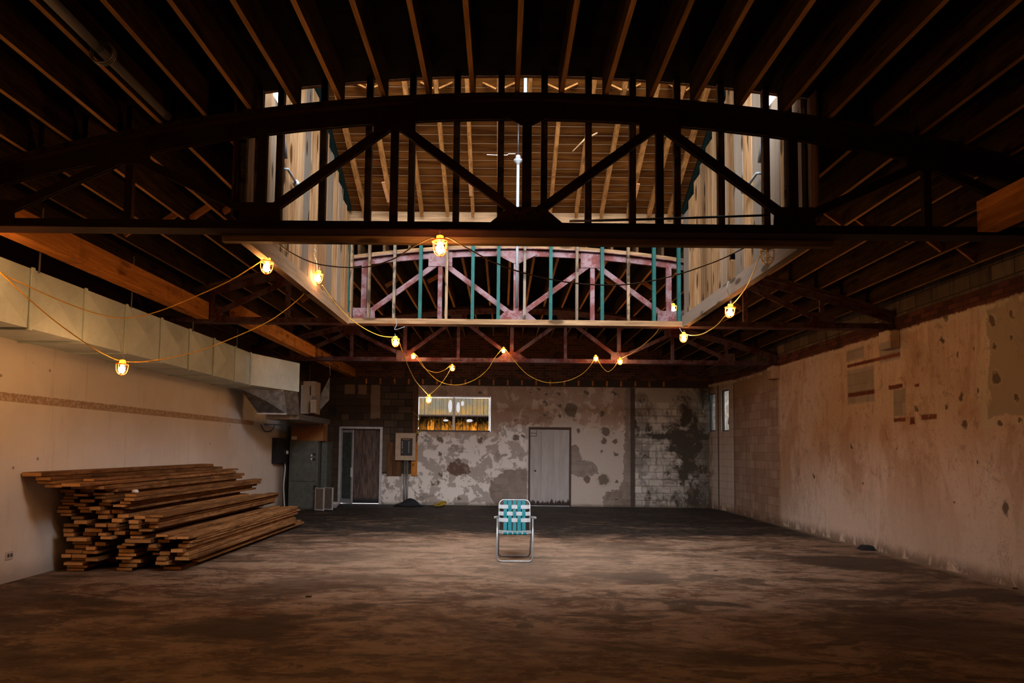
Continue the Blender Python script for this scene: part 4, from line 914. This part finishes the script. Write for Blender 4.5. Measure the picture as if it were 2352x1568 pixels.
for i, x in enumerate(cols):
    pts = [(x, .004, .385), (x, -.012, .392), (x, -.013, .405), (x, -.004, .418)] + [(x, .05 + .36 * k / 8, .419 - .02 * k / 8 - .012 * math.sin(math.pi * k / 8)) for k in range(9)]
    ribbon(pts, (0, -.25, 1), .052, (1, 0, 0)).build('seat_strap', M['teal'], t)
for y in (.12, .22, .32): ribbon([(-.238, y, .412), (-.1, y, .402), (0, y, .398), (.1, y, .402), (.238, y, .412)], (0, 0, 1), .052, (0, 1, 0)).build('seat_cross_strap', M['webwhite'], t)

# ------------------------------------------------------------------ lumber stack
random.seed(11)
raw = """60,220,165,T 165,290,212,T 155,310,245,T 200,345,275,T 350,510,266,T 530,620,243,T2 550,610,280,T2 612,715,285,T2
355,478,312,A 480,600,312,A 360,460,342,A 470,590,348,A 605,735,343,A 355,475,372,A 500,620,395,A 650,740,368,A 325,440,397,A 695,780,393,A
330,460,424,A 470,570,425,A 650,750,422,A 330,425,449,A 480,590,455,A 605,700,445,A 335,455,478,A 490,590,482,A 610,730,475,A 740,830,483,A
365,460,510,A 670,755,520,A 790,885,513,A 440,545,533,A 760,850,547,A 340,470,588,A 480,590,562,A 645,740,590,A 745,820,585,A 385,470,622,A 550,695,622,A 715,810,613,A
385,475,660,A 500,620,660,A 670,740,668,A 765,860,650,A 690,785,695,A 375,415,715,A 418,585,703,A 418,580,735,A 630,720,730,A 430,555,765,A 560,640,775,A 790,870,778,A
375,515,803,A 525,650,815,A 350,435,830,A 440,560,840,A 575,680,872,A 415,565,880,A 390,550,907,A 400,570,935,A 398,543,960,A
870,970,350,M 885,970,380,M 845,935,410,M 825,920,465,M 800,900,440,M
895,1110,718,L 875,975,758,L 825,955,802,L 820,970,837,L 815,940,867,L 840,1000,888,L 820,970,920,L 800,930,957,L 930,1040,700,L 900,1000,660,L 930,1010,600,L 900,985,560,L 925,1020,520,L
1080,1190,522,G 1050,1160,548,G 1060,1145,582,G 1065,1145,608,G 995,1105,652,G 1130,1230,682,G 1120,1220,730,G 1080,1150,755,G
1315,1415,693,K 1295,1390,762,K 1260,1360,800,K 1285,1385,833,K 1295,1415,867,K 1170,1320,953,K 1060,1150,790,K 1150,1240,822,K 1155,1235,850,K 1143,1255,880,K 1200,1300,725,K 1420,1490,890,W 1400,1480,850,W"""
PL = []
YN0 = 8.75
YNS = {'T': 8.12, 'T2': 8.55, 'A': 8.7, 'M': 8.75, 'L': 8.75, 'G': 8.75, 'K': 8.8, 'W': 9.2}
far = {'T': 12.9, 'T2': 13.2, 'A': 12.9, 'M': 13.15, 'L': 13.2, 'G': 13.35, 'K': 13.5, 'W': 13.9}
for tok in raw.split():
    a, b, yc, g = tok.split(','); a, b, yc = float(a), float(b), float(yc)
    p0 = aY(40 + a / 3.564, 1040 + yc / 3.564, YNS[g]); p1 = aY(40 + b / 3.564, 1040 + yc / 3.564, YNS[g])
    x0, x1 = p0.x, p1.x
    if x0 < XL + .012: x0 = XL + .012; x1 = max(x1, x0 + .13)
    PL.append([x0, x1, (p0.z + p1.z) / 2, g])
PL.sort(key=lambda p: p[2]); placed = []
def support(x0, x1):
    return max([q[3] for q in placed if min(q[1], x1) - max(q[0], x0) > .002], default=0.0)
def put(x0, x1, th, g, off): zb = support(x0, x1) + .004; placed.append([x0, x1, zb, zb + th, g, YNS[g] + off])
for x0, x1, zc, g in PL:
    while zc - .02 - support(x0, x1) > .034:
        gap = zc - .02 - support(x0, x1); n = max(1, round(gap / .044)); th = min(max(gap / n - .004, .03), .046)
        xa, xb = max(x0 + U(-.01, .02), XL + .012), x1 - U(.0, .03)
        if xb - xa < .06: xa, xb = x0, x1
        put(xa, xb, th, g, U(.18, .6) if g not in ('M', 'G', 'K') else U(.05, .35))
        if support(xa, xb) <= zc - .055 and support(xa, xb) < support(x0, x1) - .02: put(x0, x1, .04, g, .3)
    zb = support(x0, x1); put(x0, x1, min(max(zc + .02 - zb, .032), .05), g, U(-.06, .09) if g not in ('T', 'T2') else U(-.05, .05))
def zone(q):
    xm = (q[0] + q[1]) / 2
    if q[4] in ('T', 'T2'): return 'overhanging top tier'
    for lim, nm in ((-5.30, 'column nearest the wall'), (-5.08, 'second column from the wall'), (-4.86, 'third column from the wall'), (-4.62, 'fourth column from the wall'), (-4.36, 'fifth column from the wall')):
        if xm < lim: return nm
    return 'outermost column'
Z = {}
for q in placed: Z.setdefault(zone(q), []).append(q)
more = ORD + ['twenty-first', 'twenty-second', 'twenty-third', 'twenty-fourth', 'twenty-fifth', 'twenty-sixth', 'twenty-seventh', 'twenty-eighth', 'twenty-ninth', 'thirtieth', 'thirty-first', 'thirty-second', 'thirty-third', 'thirty-fourth', 'thirty-fifth', 'thirty-sixth', 'thirty-seventh', 'thirty-eighth', 'thirty-ninth', 'fortieth']
STACKTOP = 0
for nm, qs in Z.items():
    qs.sort(key=lambda q: -q[3])
    for i, (x0, x1, z0, z1, g, y0) in enumerate(qs):
        y1 = far[g] + U(-.18, .18)
        if i == 0 and g == 'T': y1 = far[g]
        STACKTOP = max(STACKTOP, z1)
        MB().box(x0, x1, y0, y1, z0, z1).build('lumber_plank', M['lumber'], bevel=.004, label=f'rough plank in the lumber pile, {more[min(i + 1, 40)]} from the top, {nm}', cat='plank', group='planks in the lumber pile')
p = aY(305, 1130, YN0 + .08)
zt = max([q[3] for q in placed if q[0] - .02 < p.x < q[1] + .02], default=.8)
MB().lathe([(.035, 0), (.045, .012), (.04, .035), (.02, .045)], (p.x, YN0 + .14, zt + .002), 7).build('crumpled_paper', M['white'], label='small crumpled white paper on the lumber pile', cat='paper')

# ------------------------------------------------------------------ caged lamps
def lamp_proto():
    t = thing('cage_lamp', 'x', 'lamp', (0, 0, 0), 'caged work lamps on the light string')
    MB().lathe([(.012, .0), (.026, -.004), (.030, -.03), (.034, -.034), (.034, -.04), (.024, -.044), (.022, -.052)], (0, 0, 0), 12).build('socket', M['cage'], t)
    mb = MB(); rim = [(.056 * math.cos(a), .056 * math.sin(a), -.044) for a in [2 * math.pi * k / 16 for k in range(16)]]
    mb.tube(rim, .006, 6, True); mb.tube([(.050 * math.cos(a), .050 * math.sin(a), -.112) for a in [2 * math.pi * k / 14 for k in range(14)]], .003, 5, True)
    for k in range(6):
        a = 2 * math.pi * k / 6 + .26; c, s = math.cos(a), math.sin(a)
        mb.tube([(c * r, s * r, z) for r, z in ((.022, -.036), (.056, -.044), (.055, -.08), (.051, -.11), (.040, -.135), (.020, -.152), (.0, -.157))], .0034, 5)
    mb.build('guard_cage', M['cage'], t)
    MB().lathe([(.012, -.050), (.016, -.062), (.028, -.085), (.033, -.103), (.027, -.122), (.012, -.134), (.002, -.136)], (0, 0, 0), 10).build('bulb', M['bulb'], t)
    MB().tube([(0, 0, 0), (0, 0, .012), (.008, 0, .02), (.006, 0, .03), (0, 0, .032)], .0025, 5).build('hook', M['wire'], t)
    return t
LAMPS = [  # px, py of the lamp middle, depth, wire top px/py, label, scale
    (1010, 567, 5.95, 'lit cage lamp hanging under the nearest truss, topmost and brightest', 1.2),
    (614, 612, 6.95, 'lit cage lamp glaring under the left skylight beam, nearest corner', 1.12),
    (732, 637, 8.65, 'lit cage lamp hung on a wire against the left skylight boards', 1.1),
    (281, 845, 7.55, 'lit cage lamp hanging low in front of the metal duct', 1.1),
    (908, 785, 10.45, 'lit cage lamp hanging below the left half of the far skylight header', 1.08),
    (1546, 708, 11.25, 'lit cage lamp behind the rightmost far skylight studs', 1.0),
    (1571, 776, 10.5, 'lit cage lamp below the far right corner of the skylight', 1.05),
    (1678, 715, 8.25, 'lit cage lamp hanging from the right skylight beam', 1.1),
    (950, 818, 15.15, 'lit cage lamp tucked by the left gusset of the farthest truss', .9),
    (1038, 845, 14.9, 'lit cage lamp hanging just below the farthest truss, left of centre', 1.0),
    (1157, 805, 15.15, 'lit cage lamp at the centre gusset of the farthest truss', .9),
    (1368, 823, 15.0, 'lit cage lamp by itself right of the farthest truss centre', .9),
    (1424, 830, 15.05, 'lit cage lamp at the right gusset of the farthest truss', 1.0),
    (985, 917, 13.2, 'lit cage lamp hanging lowest, in front of the wide window', 1.1),
    (-30, 598, 6.0, 'lit cage lamp just past the left edge, by the near duct', 1.0),
]
proto = None; LP = []
def place(x, y, z, lab, s):
    global proto
    if proto is None: proto = lamp_proto(); o = proto
    else: o = copy_tree(proto)
    o.location = (x, y, z + .085 * s); o.scale = (s, s, s); o.rotation_euler = (U(-.12, .12), U(-.12, .12), U(0, 3)); o['label'] = lab; return o
for (px, py, Y, lab, s) in LAMPS:
    p = aY(px, py, Y); LP.append(p); place(p.x, p.y, p.z, lab, s)
for (x, y, z, lab) in ((-4.2, 1.8, 3.2, 'lit cage lamp overhead behind the left of the viewpoint'), (1.2, -1.6, 3.3, 'lit cage lamp overhead just behind the viewpoint'), (-4.6, -.8, 3.3, 'lit cage lamp farthest back on the left behind the viewpoint')):
    place(x, y, z, lab, 1.1)
# the unlit one
p = aY(1763, 590, 6.40); t = thing('cage_lamp', 'unlit yellow cage lamp with a dark cap under the nearest truss', 'lamp', (p.x, p.y, p.z + .10), 'caged work lamps on the light string')
uy = flat('unlit yellow guard', (.75, .42, .03), .5)
MB().lathe([(.02, .012), (.055, 0), (.058, -.018), (.03, -.024)], (0, 0, 0), 14).build('cap', M['black'], t)
mb = MB(); mb.tube([(.066 * math.cos(a), .066 * math.sin(a), -.028) for a in [2 * math.pi * k / 16 for k in range(16)]], .004, 6, True); mb.tube([(.058 * math.cos(a), .058 * math.sin(a), -.12) for a in [2 * math.pi * k / 16 for k in range(16)]], .003, 5, True)
for k in range(6):
    a = 2 * math.pi * k / 6; c, s = math.cos(a), math.sin(a); mb.tube([(c * r, s * r, z) for r, z in ((.03, -.018), (.066, -.028), (.065, -.08), (.060, -.12), (.045, -.15), (.02, -.168), (0, -.172))], .0036, 5)
mb.build('guard_cage', uy, t); MB().lathe([(.012, -.03), (.014, -.05), (.028, -.08), (.032, -.105), (.026, -.125), (.008, -.138)], (0, 0, 0), 12).build('bulb', M['bulbglass'], t)
UN = p
# cables between the lamps
def cable(pts, label, r=.006, mat='cable', n=8):
    MB().tube(smooth_path([aY(x, y, Y) for x, y, Y in pts], n), r, 6).build('string_light_cable', M[mat], label=label, cat='cable', group='yellow cables of the light string')
cable([(-60, 575, 6.2), (0, 625, 6.5), (60, 655, 6.7), (150, 695, 7.1), (230, 722, 7.5), (290, 730, 7.7), (360, 716, 7.7), (450, 680, 7.5), (530, 643, 7.25), (604, 597, 6.97)], 'yellow cable sagging from the left edge to the lamp under the skylight beam')
cable([(-60, 565, 6.15), (0, 625, 6.35), (50, 672, 6.55), (120, 732, 6.9), (200, 790, 7.2), (250, 818, 7.45), (284, 829, 7.56), (340, 829, 7.75), (430, 813, 7.95), (520, 782, 8.15), (620, 736, 8.4), (690, 683, 8.55), (716, 650, 8.63)], 'yellow cable dipping from the left edge through the low lamp by the duct')
cable([(622, 543, 6.4), (660, 575, 6.4), (730, 606, 6.35), (830, 614, 6.25), (900, 596, 6.1), (950, 566, 6.0), (992, 546, 5.96), (1004, 548, 5.95)], 'dark sagging cable from the left skylight corner to the topmost lamp', .006, 'darkcable')
cable([(1012, 548, 5.95), (1030, 546, 5.96), (1070, 568, 6.0), (1130, 600, 6.1), (1200, 626, 6.2), (1290, 646, 6.3), (1370, 654, 6.4), (1450, 652, 6.5), (1540, 635, 6.5), (1640, 602, 6.45), (1700, 574, 6.4), (1757, 542, 6.35)], 'long brownish cable sagging across the skylight from the topmost lamp', .006, 'darkcable')
cable([(740, 655, 8.65), (765, 690, 9.0), (800, 728, 9.6), (840, 756, 10.0), (875, 771, 10.3), (905, 774, 10.45)], 'yellow cable running down the skylight beam to the header lamp')
cable([(914, 776, 10.45), (922, 800, 10.8), (935, 835, 11.4), (955, 875, 12.3), (983, 906, 13.15)], 'yellow cable dropping from the header lamp to the lowest lamp')
cable([(987, 906, 13.2), (1010, 885, 13.9), (1030, 856, 14.7), (1037, 838, 14.9)], 'yellow cable rising from the lowest lamp to the farthest truss')
cable([(1756, 562, 6.4), (1740, 600, 6.8), (1718, 652, 7.5), (1695, 685, 8.0), (1680, 700, 8.25)], 'yellow cable from the unlit lamp to the right beam lamp')
cable([(1668, 722, 8.25), (1645, 748, 8.9), (1615, 766, 9.7), (1590, 770, 10.2), (1573, 766, 10.5)], 'yellow cable sagging between the two lamps of the right beam')
cable([(953, 812, 15.15), (962, 822, 15.1), (980, 850, 15.1), (1010, 876, 15.0), (1050, 884, 15.0), (1090, 872, 15.0), (1120, 848, 15.1), (1136, 822, 15.15), (1155, 799, 15.15)], 'cable looping between left and centre lamps of the farthest truss')
cable([(1160, 800, 15.15), (1186, 834, 15.1), (1215, 862, 15.0), (1255, 878, 15.0), (1300, 875, 15.0), (1335, 860, 15.0), (1357, 838, 15.0), (1367, 818, 15.0)], 'cable looping between centre and right lamps of the farthest truss')
cable([(1370, 818, 15.0), (1380, 838, 15.0), (1395, 853, 15.0), (1408, 846, 15.0), (1418, 832, 15.05), (1423, 824, 15.05)], 'short cable loop between the two right lamps of the farthest truss')
cable([(1426, 823, 15.05), (1455, 808, 14.2), (1485, 786, 13.0), (1512, 757, 12.0), (1540, 705, 11.27)], 'cable climbing from the farthest truss to the stud lamp')
cable([(1035, 838, 14.9), (1020, 850, 15.1), (1000, 855, 15.2), (975, 845, 15.2), (958, 822, 15.15)], 'small cable loop left of the lamp below the farthest truss')
# hanging wires
def wire(pts, label, r=.0035, mat='wire'): MB().tube(smooth_path(pts, 6), r, 5).build('hanging_wire', M[mat], label=label, cat='wire', group='wires holding the lamps')
def wp(l): return [aY(*q) for q in l]
wire(wp([(722, 572, 8.0), (726, 577, 8.02), (721, 582, 8.05), (727, 600, 8.3), (729, 622, 8.64)]), 'thin looped wire holding the lamp on the left boards')
wire(wp([(1010, 537, 5.95), (1010, 548, 5.95)]), 'short wire of the topmost lamp under the nearest truss', .003)
wire(wp([(277, 730, 7.6), (275, 780, 7.6), (281, 820, 7.56)]), 'straight wire holding the low lamp by the duct')
wire(wp([(1673, 646, 8.2), (1670, 660, 8.15), (1674, 678, 8.2), (1680, 692, 8.25), (1678, 698, 8.25)]), 'bent white wire holding the right beam lamp', .006, 'whitepipe')
wire(wp([(909, 730, 10.5), (911, 745, 10.48), (907, 757, 10.45), (930, 750, 10.45)]), 'curled wire above the far header lamp', .005, 'whitepipe')
wire(wp([(1561, 753, 10.55), (1566, 762, 10.5), (1570, 764, 10.5)]), 'short wire of the corner lamp under the skylight')
wire(wp([(1754, 540, 6.35), (1760, 566, 6.4)]), 'dark wire of the unlit lamp', .006, 'darkcable')
wire(wp([(1770, 540, 6.35), (1764, 566, 6.4)]), 'second dark wire of the unlit lamp, on its right', .004, 'darkcable')
p = aY(1682, 590, 6.45); MB().box(p.x - .022, p.x + .022, p.y - .02, p.y + .02, p.z - .03, p.z + .03).build('cable_plug', M['black'], bevel=.004, label='small dark plug box on the long sagging cable', cat='plug')
# wisp of dark cord along the nearest truss
MB().tube([aY(1308, 508, 6.0), aY(1500, 503, 6.0), aY(1765, 494, 6.0)], .010, 6).build('loose_cable', M['black'], label='black cord stretched above the bottom chord of the nearest truss', cat='cable')
# white fan rod through the skylight
t = thing('ceiling_rod', 'white rod with a round collar hanging in the middle of the skylight', 'rod')
a = aY(1190, 372, 9.0); b = aY(1189, 708, 9.0); zc = a.z
MB().tube([(a.x, 9.0, b.z), (a.x, 9.0, zc)], .020, 10).build('rod', M['whitepipe'], t)
MB().lathe([(.022, -.06), (.03, -.03), (.055, -.01), (.06, .01), (.03, .018)], (a.x, 9.0, zc + .02), 14).build('collar', M['whitepipe'], t)
MB().lathe([(.03, .04), (.038, .06), (.03, .09)], (a.x, 9.0, zc), 10).build('coupling', M['conduit'], t)
MB().tube([(a.x, 9.0, zc + .09), (a.x, 9.0, ZR(9.0) - .01)], .008, 6).build('cord', M['black'], t)
MB().tube([aY(1118, 355, 9.0), aY(1140, 356, 9.0), aY(1165, 356, 9.0), aY(1168, 353, 9.0), aY(1184, 353, 9.0)], .004, 5).build('guy_wire', M['wire'], t)
p = aY(1206, 300, 8.0); MB().tube([(p.x, 8.0, 4.70), (p.x, 8.0, ZR(8.0) - .002)], .021, 10).build('white_pipe', M['whitepipe'], label='slim white pipe dropping from the skylight roof by the truss centre', cat='pipe')
# pipe and coil under a left foreground joist
a, b = aY(60, 0, 3.6), aY(368, 282, 6.0)
xj = X0 - 7.5 * J
MB().tube([(X0 - 8 * J + .085, 1.3, arc(X0 - 8 * J) + .03), (X0 - 8 * J + .085, 6.0, arc(X0 - 8 * J) + .03)], .035, 10).build('sprinkler_pipe', M['conduit'], label='old pipe strapped beside a left foreground joist', cat='pipe')
_q = aY(236, 122, 4.95); Yc = 4.95; xx = _q.x; zz = _q.z
pts = [(xx + .09 * math.cos(k * .5) , Yc + .02 * math.sin(k * .13), zz + .085 * math.sin(k * .5)) for k in range(48)]
MB().tube(pts, .008, 5).build('wire_coil', M['conduit'], label='coil of wire hung beside the old pipe overhead', cat='wire coil')
# splinter of wood and shavings caught on the rafters
p0, p1 = aY(1315, 348, 8.6), aY(1372, 305, 8.6); m = (p0 + p1) / 2 + Vector((0, 0, .04))
MB().tube([p0, m, p1], [.006, .014, .010], 5).build('wood_splinter', M['header'], label='long pale splinter stuck across the skylight roof', cat='splinter')
for i, (x0, y0, x1, y1, lb) in enumerate(((880, 418, 893, 464, 'ragged insulation scrap on a left skylight rafter'), (1080, 420, 1082, 450, 'short insulation scrap on a central skylight rafter'), (1466, 422, 1458, 455, 'insulation scrap on a right skylight rafter'))):
    def onr(px, py): d = ray(px, py); return CAM + d * ((5.40 + .47 * SF - .158 - 1.6) / (d.z + .47 * d.y))
    a, b = onr(x0, y0), onr(x1, y1); MB().bar(a, b, .05, .012, (0, 1, 0)).build('insulation_scrap', M['card'], label=lb, cat='scrap')
